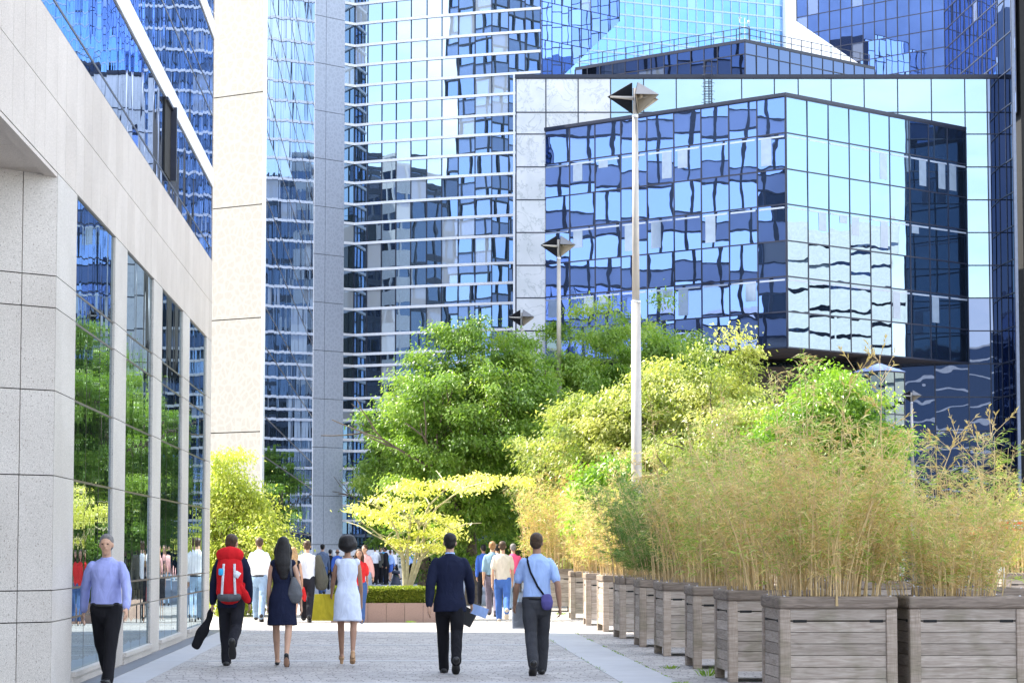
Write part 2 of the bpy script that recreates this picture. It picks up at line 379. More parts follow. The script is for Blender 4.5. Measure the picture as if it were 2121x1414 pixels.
# ------------------------------------------------------------------ facade helpers
def fr(A, B):
    A = Vector(A[:2]); B = Vector(B[:2]); d = (B - A); Ln = d.length; d.normalize(); n = Vector((d.y, -d.x))
    if n.dot(-A) < 0: n = -n
    return A, d, n, Ln
def pane_face(b, A, d, n, u0, u1, z0, z1, off=0.0, tilt=.002, mi=0, r=None):
    a = random.uniform(-tilt, tilt) * (u1 - u0); c = random.uniform(-tilt, tilt) * (z1 - z0)
    P = []
    for (u, z, w) in ((u0, z0, -a - c), (u1, z0, a - c), (u1, z1, a + c), (u0, z1, -a + c)):
        P.append((A[0] + d[0]*u + n[0]*(off + w), A[1] + d[1]*u + n[1]*(off + w), z))
    # make the winding face outward
    e1 = Vector(P[1]) - Vector(P[0]); e2 = Vector(P[3]) - Vector(P[0])
    if e1.cross(e2).to_2d().dot(n) < 0: P.reverse()
    b.face(P, mi, r)
def curtain(parent, A, B, us, zs, mat, fmat=M_MULL, mw=.05, per='row', name='glass_band', tilt=.002, off=0.0, proud=.03, hw=None, rowmats=None, frame_name='mullions', tilt_seed=None):
    A, d, n, Ln = fr(A, B); us = [u * Ln for u in us]; hw = hw or mw; allb = MB(); objs = []
    for j in range(len(zs) - 1):
        b = MB() if per == 'row' else allb
        for i in range(len(us) - 1):
            if per == 'pane': b = MB()
            pane_face(b, A, d, n, us[i], us[i+1], zs[j], zs[j+1], off, tilt)
            if per == 'pane': objs.append(b.build(name, mat, parent))
        if per == 'row': objs.append(b.build(name, rowmats[j] if rowmats else mat, parent))
    if per == 'all': objs.append(allb.build(name, mat, parent))
    f = MB()
    for u in us: f.fbox(A, d, n, u - mw/2, u + mw/2, off - .03, off + proud, zs[0], zs[-1])
    for z in zs: f.fbox(A, d, n, us[0], us[-1], off - .03, off + proud + .004, z - hw/2, z + hw/2)
    objs.append(f.build(frame_name, fmat, parent)); return objs
def prism(name, pts, z0, z1, mat, parent=None):
    b = MB(); N = len(pts)
    v = [(p[0], p[1], z0) for p in pts] + [(p[0], p[1], z1) for p in pts]
    b.idx(v, [tuple(range(N - 1, -1, -1)), tuple(range(N, 2 * N))] + [(i, (i+1) % N, N + (i+1) % N, N + i) for i in range(N)])
    return b.build(name, mat, parent)
def frange(a, b, s):
    o = []; x = a
    while x < b - 1e-6: o.append(x); x += s
    return o
def panels(b, A, d, n, us, zs, th=.06, gap=.012, off=0.0, mi=0):
    for i in range(len(us) - 1):
        for j in range(len(zs) - 1):
            b.fbox(A, d, n, us[i] + gap/2, us[i+1] - gap/2, off - th, off, zs[j] + gap/2, zs[j+1] - gap/2, mi)
def sy(p): return WX * F / (p - 832.0)             # depth of the street wall at image column p

# ------------------------------------------------------------------ stone office building along the street, left
zk = lambda z: 1.57 + (z - 1.57) * (-WX / 3.9)
SZ = zk(5.82); Y0, Y1 = sy(116), sy(437)
JZ = [zk(v) for v in (.78, 1.13, 2.41, 3.36, 4.29, 4.65)]
b1 = thing('stone_office_building', 'pale granite office building with tall street windows and blue glass bands, at the left edge', 'building', (WX, Y0, 0))
def P1(o): o.parent = b1; o.matrix_parent_inverse = Matrix.Translation((-WX, -Y0, 0)); return o
A1 = Vector((WX, -20.0)); D1 = Vector((0, 1)); N1 = Vector((1, 0))
body = MB(); body.box((-24, Y0 + .9, 0), (WX - .12, Y1 - .02, SZ)); body.box((-24, -20, SZ + .02), (WX - .12, Y1 - .02, 26)); body.box((-24, 6, 0), (WX - 5.5, Y0 + .89, SZ))
P1(body.build('wall_core', M_DARK))
TOPZ = 26.0
wb = MB()
yy = [0.0]
while yy[-1] < Y1 + 20: yy.append(yy[-1] + random.choice((.78, .78, .95)))
yy = [u for u in yy if u < Y1 + 19.6] + [Y1 + 20]
z762, z674 = zk(7.47), zk(6.61)
panels(wb, A1, D1, N1, yy, [SZ, z674, z762], .11, .008)
P1(wb.build('stone_band', M_GRAN2))
# bays
bays = [(32.0, 36.3), (37.9, 41.9), (43.5, 47.6), (49.1, 53.3)]
bays = [(sy(157), sy(237)), (sy(262), sy(317)), (sy(335), sy(378)), (sy(392), sy(427))]
edges = [Y0] + [v for p in bays for v in p] + [Y1]
pz = [0.0] + JZ + [SZ]
for k in range(0, len(edges), 2):
    b = MB(); a, c = edges[k], edges[k+1]
    panels(b, A1, D1, N1, [a + 20, c + 20], pz, .11, .010)
    P1(b.build('pilaster', M_GRAN))
for (a, c) in bays:
    b = MB(); A, d, n, Ln = Vector((WX, a)), D1, N1, c - a
    nu = 3
    zz = [.16] + JZ + [SZ]
    for i in range(nu):
        for j in range(len(zz) - 1):
            pane_face(b, A, d, n, Ln*i/nu + .006, Ln*(i+1)/nu - .006, zz[j], zz[j+1], -.03, .0012)
    w = P1(b.build('window', G_STREET))
    f = MB()
    for z in JZ: f.fbox(A, d, n, 0, Ln, -.05, -.024, z - .013, z + .013)
    for i in (1, 2): f.fbox(A, d, n, Ln*i/nu - .006, Ln*i/nu + .006, -.05, -.029, .16, SZ)
    fo = f.build('frame', M_MULLB, w)
    s = MB(); s.fbox(A, d, n, 0, Ln, -.1, .02, 0, .10); s.fbox(A, d, n, 0, Ln, -.1, .05, .104, .16); s.build('sill', M_GRAN, w)
# chamfered corner pier
ch = MB(); dd = Vector((-1, -1)).normalized(); nn = Vector((1, -1)).normalized()
panels(ch, Vector((WX, Y0)), dd, nn, [0, .47, 1.6, 2.7, 4.0, 6.0], pz, .1, .012)
P1(ch.build('corner_pier', M_GRAN))
sb = MB()
for i in range(14):
    for j in range(5):
        x1 = WX - .14 - j * 1.0; y1 = Y0 + 1.0 - i * 1.6
        sb.box((x1 - .99, y1 - 1.59, SZ - .03), (x1, y1, SZ + .01))
sb.box((WX - .13, -20, SZ - .05), (WX - .005, Y0 - .005, SZ - .004))
P1(sb.build('soffit', M_GRAN2))
# glass bands and white ledges upward
lv = [(zk(7.47), zk(9.0)), (zk(9.37), zk(12.08)), (zk(12.43), zk(15.14)), (zk(15.5), zk(18.2)), (zk(18.55), zk(21.25)), (zk(21.6), 25.6)]
mul = [[zk(7.72)], [zk(10.46), zk(10.86)], [zk(13.5), zk(13.9)], [16.6, 17.0], [19.6, 20.0], [22.7, 23.1]]
for k, (za, zb) in enumerate(lv):
    b = MB(); u = 0.0
    while u < Y1 + 20:
        u2 = min(u + 1.38, Y1 + 20)
        zs = [za] + mul[k] + [zb]
        for j in range(len(zs) - 1): pane_face(b, A1, D1, N1, u, u2, zs[j], zs[j+1], -.02, .0015)
        u = u2
    g = P1(b.build('glass_band', G_BAND))
    f = MB()
    for z in [za + .01] + mul[k] + [zb - .01]: f.fbox(A1, D1, N1, 0, Y1 + 20, -.04, -.014, z - .016, z + .016)
    f.build('frame', M_MULL, g).matrix_parent_inverse = Matrix.Identity(4)
    zc = lv[k+1][0] if k + 1 < len(lv) else 26.0
    w = MB(); w.fbox(A1, D1, N1, 0, Y1 + 20, -.11, .006, zb + .004, zc - .004); P1(w.build('white_ledge', M_WHITE))
# open casement
oc = MB(); ya, yb_ = sy(336), sy(349); za, zb = zk(7.74), zk(8.98)
oc.fbox(A1, D1, N1, ya + 20, yb_ + 20, -.018, .004, za, zb); P1(oc.build('open_window', M_DARK))
oc = MB(); oc.fbox(A1, D1, N1, yb_ + 20 - .1, yb_ + 20, .004, .10, za, zb); oc.fbox(A1, D1, N1, ya + 20, yb_ + 20, .004, .05, zb - .05, zb); P1(oc.build('window_casement', M_MULL))
e1 = MB(); panels(e1, Vector((-24, Y1)), Vector((1, 0)), Vector((0, 1)), [0, 5, 10, 15, 20, 24 + WX], [0, SZ, 9.3, 12.5, 15.6, 18.8, 22, 26], .02, .02, .1); P1(e1.build('end_wall', M_GRAN2))

# ------------------------------------------------------------------ second slab: pebble faced end wall, mirror side wall, shaded pier
X2 = -4.2; Ya, Yb = X2 * F / (540 - 832.0), X2 * F / (646 - 832.0); T2 = 28.5
b2 = thing('pebble_clad_tower', 'tower with cream pebble-patterned end wall and mirrored side, beyond the stone office', 'building', (X2, Ya, 0))
def P2(o): o.parent = b2; o.matrix_parent_inverse = Matrix.Translation((-X2, -Ya, 0)); return o
ang = R(52); dE = Vector((-math.sin(ang), math.cos(ang))); nE = Vector((-dE.y, dE.x)); nE = nE if nE.dot(Vector((-X2, -Ya))) > 0 else -nE
prism_pts = [(X2 - .1, Ya + .35), (X2 - .1, Yb), (-30, Yb), (-30, Ya + 22)]
P2(prism('wall_core', prism_pts, 0, T2, M_DARK))
ez = [0] + [1.7 + 3.4 * k for k in range(8)] + [T2]
eb = MB(); panels(eb, Vector((X2, Ya)), dE, nE, [.0, 3.1, 6.2, 9.3, 12.4, 20], ez, .06, .03)
P2(eb.build('end_wall', M_PEB))
fb = MB(); fb.fbox(Vector((X2, Ya)), dE, nE, -.07, -.01, -.08, .02, 0, T2); P2(fb.build('corner_fin', M_WHITE2))
A2 = Vector((X2, Ya + .1)); L2 = Yb - Ya - .1
zs2 = [0, 1.1, 2.28]
for k in range(8): zs2 += [4.43 + 3.35 * k, 5.64 + 3.35 * k]
zs2 = [z for z in zs2 if z < T2] + [T2]
for j in range(len(zs2) - 1):
    b = MB(); nU = 24
    for i in range(nU): pane_face(b, A2, Vector((0, 1)), Vector((1, 0)), L2*i/nU, L2*(i+1)/nU, zs2[j], zs2[j+1], 0, .0015)
    P2(b.build('glass_band', G_SLAB))
f = MB()
for z in zs2[1:]: f.fbox(A2, Vector((0, 1)), Vector((1, 0)), 0, L2, -.02, .006, z - .025, z + .025)
P2(f.build('transoms', M_MULLB))
dP = Vector((1, 1)).normalized(); nP = Vector((1, -1)).normalized(); YP = 150.0; XP = gx(646.5, YP); TP = 37.0
pr = thing('pebble_clad_pier', 'tall pier with pebble pattern tinted blue-grey for shade, left of the striped tower', 'pier', (XP, YP, 0))
zj = zat(XP, YP, 1127); pzs = sorted([zj + 2.79 * k for k in range(-1, 14) if 0 < zj + 2.79 * k < TP - .3] + [0, TP])
pb = MB(); panels(pb, Vector((0, 0)), dP, nP, [0, .88, 2.40], pzs, .3, .03); pb.build('pebble_panels', M_PEB_SHADE, pr)
pk = MB(); pk.fbox(Vector((0, 0)), dP, nP, 0.02, 2.38, -2, -.29, 0, TP - .02); pk.build('pier_core', M_DARK, pr)

# ------------------------------------------------------------------ striped glass tower
b3 = thing('striped_glass_tower', 'tall blue glass tower with thin white horizontal bands, behind the green trees', 'tower')
cols = [731.5, 758, 788, 818, 849, 882, 913.5, 948, 983, 1018, 1053, 1088, 1120]
zc_ = 186.0; pts3 = []
for i, p in enumerate(cols):
    if i:
        t = i / (len(cols) - 1); lat = (p - cols[i-1]) / F * zc_; zc_ -= lat * (.56 - .24 * t)
    pts3.append(pc(p, zc_))
by = [-60, -30, 10, 51, 96, 137, 179, 219, 260, 299, 338, 380, 424, 464, 505, 560, 600, 641, 694, 734, 758, 786, 825, 850, 871, 911, 934, 970, 1000, 1024, 1047, 1078, 1108]
bz = [zat(pts3[0].x, pts3[0].y, y) for y in by]
bz = [bz[0] + 6, bz[0] + 3] + bz
bz.sort()
Lf = [pc(703, 185.1), pc(709.5, 185.3), pc(716, 185.6), pc(724, 185.9), pc(731.5, 186.0)]
Lf = [pts3[0] + Vector((-2.6, -2.3)) , pts3[0] + Vector((-1.7, -1.5)), pts3[0] + Vector((-.8, -.7)), pts3[0]]
allp = Lf + pts3[1:]
prism('wall_core', [(p[0], p[1] + .35) for p in allp] + [(allp[-1].x + 2, 230), (-40, 230), (-40, 190)], 0, bz[-1], simple('tower_back_panel', (.30, .40, .58), .5, var=.1, nscale=.5), b3)
for j in range(len(bz) - 1):
    g = MB(); w = MB()
    for i in range(len(allp) - 1):
        A, d, n, Ln = fr(allp[i], allp[i+1]); pane_face(g, A, d, n, 0, Ln, bz[j] + .095, bz[j+1] - .095, -.03, .004)
        w.fbox(A, d, n, -.02, Ln + .02, -.14, .10, bz[j+1] - .09, bz[j+1] + .09)
    g.build('window_band', G_TOWER, b3); w.build('white_band', M_WHITE, b3)
f = MB()
for i in range(len(allp)):
    A, d, n, Ln = fr(allp[max(i-1, 0)], allp[max(i, 1)]); u = 0 if i == 0 else Ln
    f.fbox(A, d, n, u - .03, u + .03, -.1, .02, 0, bz[-1])
f.build('mullions', M_MULL, b3)
g = MB()
for i in range(len(allp) - 1):
    A, d, n, Ln = fr(allp[i], allp[i+1]); pane_face(g, A, d, n, 0, Ln, .05, bz[0] - .12, -.03, .004)
g.build('lobby_glass', G_CLEAR, b3)

# ------------------------------------------------------------------ the marble framed building with the glass box
b4 = thing('marble_framed_building', 'building with veined marble frame and a projecting corner box of blue glass', 'building')
ZF = 141.0
def zf(py, px=1570, zc=ZF): p = pc(px, zc); return zat(p.x, p.y, py)
vx = [1069, 1131.5, 1199, 1267, 1336, 1404.5, 1473, 1541.5, 1610, 1660, 1729, 1798, 1868, 1938.6, 2008.6, 2055, 2079]
hy = [163, 233, 278, 346, 414, 481.7, 549.6, 617, 685, 753, 822, 892, 967, 1037, 1098, 1137]
hz = [zf(y) for y in hy]; hz[-1] = 0.0
TF = hz[0]
AF = pc(1069, ZF); BF = pc(2079, ZF); Af, Df, Nf, Lf_ = fr(AF, BF)
uu = [(p - 1069) / (2079 - 1069.0) * Lf_ for p in vx]
mar = MB(); pale = MB(); drk = MB(); fm = MB()
for i in range(len(uu) - 1):
    for j in range(len(hz) - 1):
        za, zb = hz[j+1], hz[j]
        if i == 0 or (j <= 1 and i <= 2):
            mar.fbox(Af, Df, Nf, uu[i] + .03, uu[i+1] - .03, -.1, 0, za + .03, zb - .03)
        elif j <= 1 or i >= 14 and j <= 6:
            if i >= 15: pane_face(drk, Af, Df, Nf, uu[i], uu[i+1], za, zb, -.02, .003)
            else: pane_face(pale, Af, Df, Nf, uu[i], uu[i+1], za, zb, -.02, .0025, r=random.random() * .9)
        elif j >= 8 and 1 <= i <= 10: continue
        else: pane_face(drk, Af, Df, Nf, uu[i], uu[i+1], za, zb, -.02, .003)
mar.build('marble_cladding', M_MARBLE, b4); pale.build('pale_glass_cladding', G_PALE, b4); drk.build('dark_glass_wall', G_DARK, b4)
for i, u in enumerate(uu):
    fm.fbox(Af, Df, Nf, u - .03, u + .03, -.09, .015, 0 if i in (0, 1) or i >= 11 else hz[8], TF)
for j, z in enumerate(hz[:-1]): fm.fbox(Af, Df, Nf, uu[0] if j <= 8 else uu[11], uu[-1], -.09, .02, z - .03, z + .03)
for z in hz[8:-1]: fm.fbox(Af, Df, Nf, uu[0], uu[1], -.09, .02, z - .03, z + .03)
fm.fbox(Af, Df, Nf, uu[0] - .06, uu[-1], -.3, .08, TF + .02, TF + .22)
fm.build('cladding_joints', M_MULL, b4)
ed = MB(); ed.fbox(Af, Df, Nf, -.16, -.05, -1.2, .06, 0, TF + .2); ed.build('edge_trim', M_WHITE2, b4)
core = [Af - Nf * .12, BF - Nf * .12, BF - Nf * 40, Af - Nf * 40]
prism('wall_core', [core[0] + Df*.1, core[1], core[2], core[3]], hz[8], TF, M_DARK, b4)
# right wing parallel to the street
XW = BF.x
WA = Vector((BF.x, BF.y)); WB = Vector((BF.x, BF.y - 3.2))
hzw = [z for z in hz if z > 4]; 
curtain(b4, WB, WA, [0, .5, 1], sorted(hz[::1] + [TF + 2.0 * k for k in range(1, 8)]), G_DARK, mw=.06, per='all', name='wing_glass')
tr = MB(); tr.fbox(WB, Vector((1, 0)), Vector((0, -1)), 0, .16, -.2, .05, 0, TF + 14); tr.build('wing_edge', simple('blue_grey_edge', (.16, .19, .26), .4), b4)
prism('wing_core', [(WB.x + .05, WB.y + .02), (WB.x + .15, WB.y + .02), (WB.x + .15, WB.y + 3.1), (WB.x + .05, WB.y + 3.1)], 0, TF + 14, M_DARK, b4)
# projecting box
ZB = 130.0; cb_ = c2w((1633 - 1060.5) / F * ZB, ZB)
ex = c2w(1, 0); ez_ = c2w(0, 1)
aL = R(47.4); aR = R(45.4)
dL = -ex * math.sin(aL) + ez_ * math.cos(aL); dR = ex * math.sin(aR) + ez_ * math.cos(aR)
tL, tR = 16.3, 15.4
PLb, PRb = cb_ + dL * tL, cb_ + dR * tR
rowsY = [200, 275, 349.5, 422.5, 498, 572, 645, 719]
rowsZ = [zat(cb_.x, cb_.y, y) for y in rowsY][::-1]
BZ0, BZ1 = rowsZ[0], rowsZ[-1]
nblind = [0]
def boxface(A, B, us, mat, nm, lim):
    A, d, n, Ln = fr(A, B); cnt = 0; rest = MB()
    for j in range(len(rowsZ) - 1):
        for i in range(len(us) - 1):
            b = MB() if cnt < lim else rest
            u0, u1 = us[i] * Ln, us[i+1] * Ln
            pane_face(b, A, d, n, u0, u1, rowsZ[j], rowsZ[j+1], 0, .0035, r=random.random() * .93)
            if j in (1, 3, 5):
                w = u1 - u0; zt = rowsZ[j+1] - .12
                b.fbox(A, d, n, u0 + .12, u1 - .1, .004, .012, zt - .09, zt, 1)
                q = random.random()
                if q < .45:
                    h = random.choice((.35, .9, 1.35, 1.35)); k = random.choice((0, 1))
                    b.fbox(A, d, n, u0 + .14 + k * w * .42, u0 + .14 + k * w * .42 + w * .36, .004, .010, zt - .1 - h, zt - .1, 2)
            if cnt < lim: b.build(nm, [mat, M_STRIP, M_BLIND], PB)
            cnt += 1
    if rest.f: rest.build(nm, [mat, M_STRIP, M_BLIND], PB)['kind'] = 'stuff'
    f = MB()
    for u in us: f.fbox(A, d, n, u*Ln - .035, u*Ln + .035, -.05, .02, BZ0, BZ1)
    for z in rowsZ: f.fbox(A, d, n, -.02, Ln, -.05, .024, z - .035, z + .035)
    f.fbox(A, d, n, -.05, Ln, -.06, .05, BZ1 + .03, BZ1 + .2)
    f.build('mullions', M_MULL, PB)
def stripmat(nm, col, refl):
    q = NT(nm); q.b.inputs['Base Color'].default_value = (*col, 1); q.b.inputs['Roughness'].default_value = .08; q.b.inputs['Specular IOR Level'].default_value = refl; MATS[nm] = q.m
    v = q.co(); q.l(q.ramp(q.noise(v, 3), [(.3, tuple(c*.85 for c in col)), (.7, col)]), q.b.inputs['Base Color']); return q.m
M_STRIP = stripmat('blind_box_behind_glass', (.36, .42, .52), .8); M_BLIND = stripmat('roller_blind_behind_glass', (.26, .33, .43), .9)
PB = b4
boxface(cb_, PLb, [k / 9 for k in range(10)], G_BOXL, 'glass_pane', 52)
boxface(cb_, PRb, [0] + [k / 9 for k in range(1, 10)], G_BOXR, 'glass_pane', 48)
prism('box_core', [cb_ + ez_ * .15, PRb + ez_ * .15, PLb + ez_ * .15], BZ0 + .05, BZ1 - .05, M_DARK, b4)
prism('box_roof', [cb_, PRb, PLb], BZ1 + .02, BZ1 + .05, M_SOFF, b4)
# soffit with joints
sf = MB()
sf.idx([(cb_.x, cb_.y, BZ0 - .02), (PRb.x, PRb.y, BZ0 - .02), (PLb.x, PLb.y, BZ0 - .02)], [(0, 1, 2)])
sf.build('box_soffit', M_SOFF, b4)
sj = MB()
for k in range(1, 9):
    a = cb_.lerp(PLb, k / 9); e = a + (PRb - cb_) * (1 - k/9)
    A, d, n, Ln = fr(a, e); sj.fbox(A, d, n, 0, Ln, -.02, .02, BZ0 - .035, BZ0 - .022)
sj.build('soffit_joints', M_MULL, b4)
# recessed fascia, round column and lobby under the box
fa = MB(); a = pc(1300, 137.5); c = pc(1772, 137.5); A, d, n, Ln = fr(a, c)
fa.fbox(A, d, n, 0, Ln, -1.0, 0, BZ0 - 1.35, BZ0 - .45); fa.fbox(A, d, n, -.3, Ln + 1.1, -2.2, .5, BZ0 - 2.35, BZ0 - 1.36)
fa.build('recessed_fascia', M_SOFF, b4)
a = pc(1798, 136.5); cm = MB(); cm.tube([(a.x, a.y, 0), (a.x, a.y, BZ0 - .03)], .55, 24); cm.build('round_column', simple('column_metal', (.25, .22, .2), .4, metal=.3), b4, True)
A = pc(1132, 140.2); B = pc(1800, 140.2)
curtain(b4, A, B, [k / 12 for k in range(13)], [0, 2.6, 5.2, 7.6, hz[8]], G_CLEAR, mw=.05, per='all', name='lobby_glass')
# dark roof storey behind the frame, rotated like the box
ZR = 146.0; cr = pc(1549, ZR)
tRl, tRr = 12.8, 12.0
PLr, PRr = cr + dL * tRl, cr + dR * tRr
zr_t = zat(cr.x, cr.y, 85); zr_m = zat(cr.x, cr.y, 112)
rs = thing('roof_storey', 'dark glass roof storey with a pointed corner, rising above the marble frame', 'rooftop')
curtain(rs, cr, PLr, [k / 13 for k in range(14)], [TF + .1, zr_m, zr_t - .06], G_DARK, mw=.05, per='row', tilt=.004)
curtain(rs, cr, PRr, [k / 12 for k in range(13)], [TF + .1, zr_m, zr_t - .06], G_DARK, mw=.05, per='row', tilt=.004)
prism('wall_core', [cr + ez_ * .2, PRr + ez_ * .2, PLr + ez_ * .2], TF, zr_t - .02, M_DARK, rs)
prism('roof', [cr - ez_ * .05, PRr, PLr], zr_t - .04, zr_t + .1, M_MULL, rs)
rl = thing('roof_railing', 'thin dark railing along the roof edge of the dark glass storey', 'railing')
for (E, nm) in ((PLr, 14), (PRr, 13)):
    A, d, n, Ln = fr(cr, E); f = MB()
    for k in range(nm + 1): f.fbox(A, d, n, Ln*k/nm - .02, Ln*k/nm + .02, -.42, -.38, zr_t + .1, zr_t + .88)
    for h in (.5, .86): f.fbox(A, d, n, 0, Ln, -.415, -.385, zr_t + h - .018, zr_t + h + .018)
    f.build('rail_run', M_MULL, rl)
# ladder with cage
p = pc(1472, ZF - .35); lad = thing('caged_ladder', 'caged access ladder on the pale glass frame, left of the lamp head', 'ladder', (p.x, p.y, 0))
zl0, zl1 = zf(228, 1472), zf(128, 1472)
f = MB()
for s in (-.19, .19): f.box((s - .02, 0, zl0), (s + .02, .04, zl1))
f.build('rail', M_MULL, lad); f = MB()
for z in frange(zl0 + .1, zl1, .28): f.box((-.19, .005, z), (.19, .035, z + .03))
f.build('rungs', M_MULL, lad); f = MB()
for z in frange(zl0 + .5, TF + .9, .45):
    pts = [(.33 * math.cos(a), -.33 * math.sin(a), z) for a in [math.pi * k / 8 for k in range(9)]]; f.tube(pts, .014, 4)
f.build('cage', M_MULL, lad)
# weather mast
p = pc(1549, ZR + .6); wm = thing('weather_mast', 'small white weather mast on the roof corner above the lamp', 'mast', (p.x, p.y, zr_t + .1))
f = MB(); f.tube([(0, 0, 0), (0, 0, 1.35)], .022, 6); f.box((-.28, -.01, 1.02), (.28, .01, 1.05)); f.build('pole', M_WHITE2, wm)
f = MB(); f.box((-.32, -.02, 1.05), (-.26, .02, 1.4)); f.box((-.36, -.02, 1.3), (-.18, .02, 1.36)); f.ball((.22, 0, 1.12), .07, .07, .09); f.build('sensor', M_WHITE2, wm)

# ------------------------------------------------------------------ high towers behind
def cut_tower(root, objs, P, Q, keep_pt):
    """bisect facade meshes with the plane through 3-D line P-Q containing the view depth of the facade"""
    A, d, n, _ = fr(P, Q) if False else (None, None, None, None)
    dirv = (Q - P).normalized(); nf = Vector((fn.x, fn.y, 0)); pn = dirv.cross(nf).normalized()
    if (keep_pt - P).dot(pn) > 0: pn = -pn
    for o in objs:
        bm = bmesh.new(); bm.from_mesh(o.data)
        bmesh.ops.bisect_plane(bm, geom=bm.verts[:] + bm.edges[:] + bm.faces[:], plane_co=P, plane_no=pn, clear_outer=True)
        bm.to_mesh(o.data); bm.free()
# left high tower
A = pc(1060, 184.8); dT = ex * math.sin(R(45)) + ez_ * math.cos(R(45)); B = A + dT * 11.4
t4 = thing('cantilevered_glass_tower', 'blue glass tower with a diagonal cut under its corner, top centre beside the striped tower', 'tower')
zr = [zat(A.x, A.y, y) for y in (190, 150, 110, 70, 30, -10, -50, -90)]
Af4, df4, fn, Lx = fr(A, B)
obs = curtain(t4, A, B, [k / 11 for k in range(12)], zr, G_HIGH, mw=.05, per='row', tilt=.006)
s0 = B; zB = zat(B.x, B.y, 45); pL = A.lerp(B, (1165 - 1060) / 225.0); zL = zat(pL.x, pL.y, 157)
P_ = Vector((B.x, B.y, zB)); Q_ = Vector((pL.x, pL.y, zL))
cut_tower(t4, obs, P_, Q_, Vector((A.x, A.y, zr[-1])))
b = MB(); bk = -fn * 14
Pe = P_; Qe = Q_ + (Q_ - P_) * .5
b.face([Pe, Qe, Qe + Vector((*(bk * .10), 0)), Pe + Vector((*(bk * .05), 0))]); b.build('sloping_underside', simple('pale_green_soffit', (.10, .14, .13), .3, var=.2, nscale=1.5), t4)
prism('side_wall', [B, B + bk * .3, B + bk * .3 + dT * .05, B + dT * .05], zB, zr[-1], M_MULL, t4)
# right high tower
A = pc(1658, 200); dT = ex * math.sin(R(45)) - ez_ * math.cos(R(45)); B = A + dT * 13.9
t6 = thing('deep_blue_glass_tower', 'deep blue glass tower with a diagonal cut lower edge, top right of the view', 'tower')
zr = [zat(A.x, A.y, y) for y in (333, 296, 259, 222, 185, 148, 111, 74, 37, 0, -37, -74, -111)]
Af6, df6, fn, Lx = fr(A, B)
obs = curtain(t6, A, B, [k / 13 for k in range(14)], zr, G_HIGHD, mw=.06, per='row', tilt=.006)
zA = zat(A.x, A.y, 45); pL = A.lerp(B, .55); zL = zat(pL.x, pL.y, 157)
P_ = Vector((A.x, A.y, zA)); Q_ = Vector((pL.x, pL.y, zL)); fn_keep = fn
cut_tower(t6, obs, P_, Q_, Vector((B.x, B.y, zr[-1])))
b = MB(); bk = -fn * 14; Pe = P_; Qe = Q_ + (Q_ - P_) * .5
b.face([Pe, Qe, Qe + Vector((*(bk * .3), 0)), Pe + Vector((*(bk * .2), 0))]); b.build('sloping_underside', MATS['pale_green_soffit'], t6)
C = Vector((B.x, B.y - 22))
curtain(t6, C, B, [k / 16 for k in range(17)], [z - 1.6 for z in zr] + [zr[-1]], G_HIGHD, mw=.08, per='row', tilt=.006)
prism('wall_core', [B + Vector((.3, 0)), C + Vector((.3, 0)), C + Vector((14, 0)), B + Vector((14, 8))], 0, zr[-1], M_DARK, t6)
# pale cyan tower
A = pc(1165, 265); dT = ex * .90 + ez_ * .436; B = A + dT * 26.6
t5 = thing('cyan_glass_tower', 'distant cyan glass tower with a white corner pier, between the two darker towers', 'tower')
zr = [zat(A.x, A.y, y) for y in range(180, -90, -27)]
curtain(t5, A, B, [k / 25 for k in range(26)], zr, G_CYAN, fmat=simple('pale_mullion', (.30, .42, .60), .4), mw=.09, hw=.16, per='row', tilt=.006, proud=.08)
Cc = B + dT * 11
b = MB(); Aw, dw, nw, Lw = fr(B, Cc); b.fbox(Aw, dw, nw, .05, 1.65, -1, .6, 30, 95); b.build('corner_pier', M_WHITE, t5)
b = MB(); b.fbox(Aw, dw, nw, 1.7, Lw, -1, -.4, 30, 95); b.build('side_wall', M_WHITE, t5)
prism('wall_core', [A + ez_ * .3, B + ez_ * .3, B + ez_ * 14, A + ez_ * 14], 0, zr[-1], M_DARK, t5)
# far right tower
A = pc(2094, 215); B = pc(2230, 215)
t7 = thing('white_framed_tower', 'pale tower with white square window frames at the far right edge', 'tower')
zr = [z for z in frange(3, 52, 1.75)]
curtain(t7, A, B, [k / 6 for k in range(7)], zr, G_HIGH, fmat=M_WHITE, mw=.22, hw=.42, per='row', tilt=.004, proud=.12)
prism('wall_core', [A + ez_ * .3, B + ez_ * .3, B + ez_ * 14, A + ez_ * 14], 0, 52, M_DARK, t7)
# glass pavilion right of the column
p = pc(1826, 118); pv = thing('glass_pavilion', 'small clear glass pavilion with a pale pointed roof, under the blue glass box', 'pavilion', (p.x, p.y, 0))
pa = [Vector((-1.1, .6)), Vector((.0, -.9)), Vector((1.1, .1)), Vector((.3, 1.4))]
f = MB(); g = MB(); ht = zat(p.x, p.y, 771)
for i in range(4):
    a, c = pa[i], pa[(i+1) % 4]
    d = (c - a); Ln = d.length; d.normalize(); n = Vector((d.y, -d.x))
    for k in range(2):
        for j in range(5): pane_face(g, a, d, n, Ln*k/2, Ln*(k+1)/2, ht*j/5, ht*(j+1)/5, 0, .004)
    for k in range(3): f.fbox(a, d, n, Ln*k/2 - .02, Ln*k/2 + .02, -.02, .02, 0, ht)
    for j in range(1, 6): f.fbox(a, d, n, 0, Ln, -.02, .02, ht*j/5 - .03, ht*j/5 + .03)
g.build('glass_wall', G_CLEAR, pv); f.build('frame', M_MULL, pv)
f = MB(); f.idx([(*q, ht + .04) for q in [v * 1.08 for v in pa]] + [(0, .3, ht + .45)], [(0, 1, 4), (1, 2, 4), (2, 3, 4), (3, 0, 4), (3, 2, 1, 0)]); f.build('roof', simple('pale_roof', (.16, .22, .40), .4), pv)

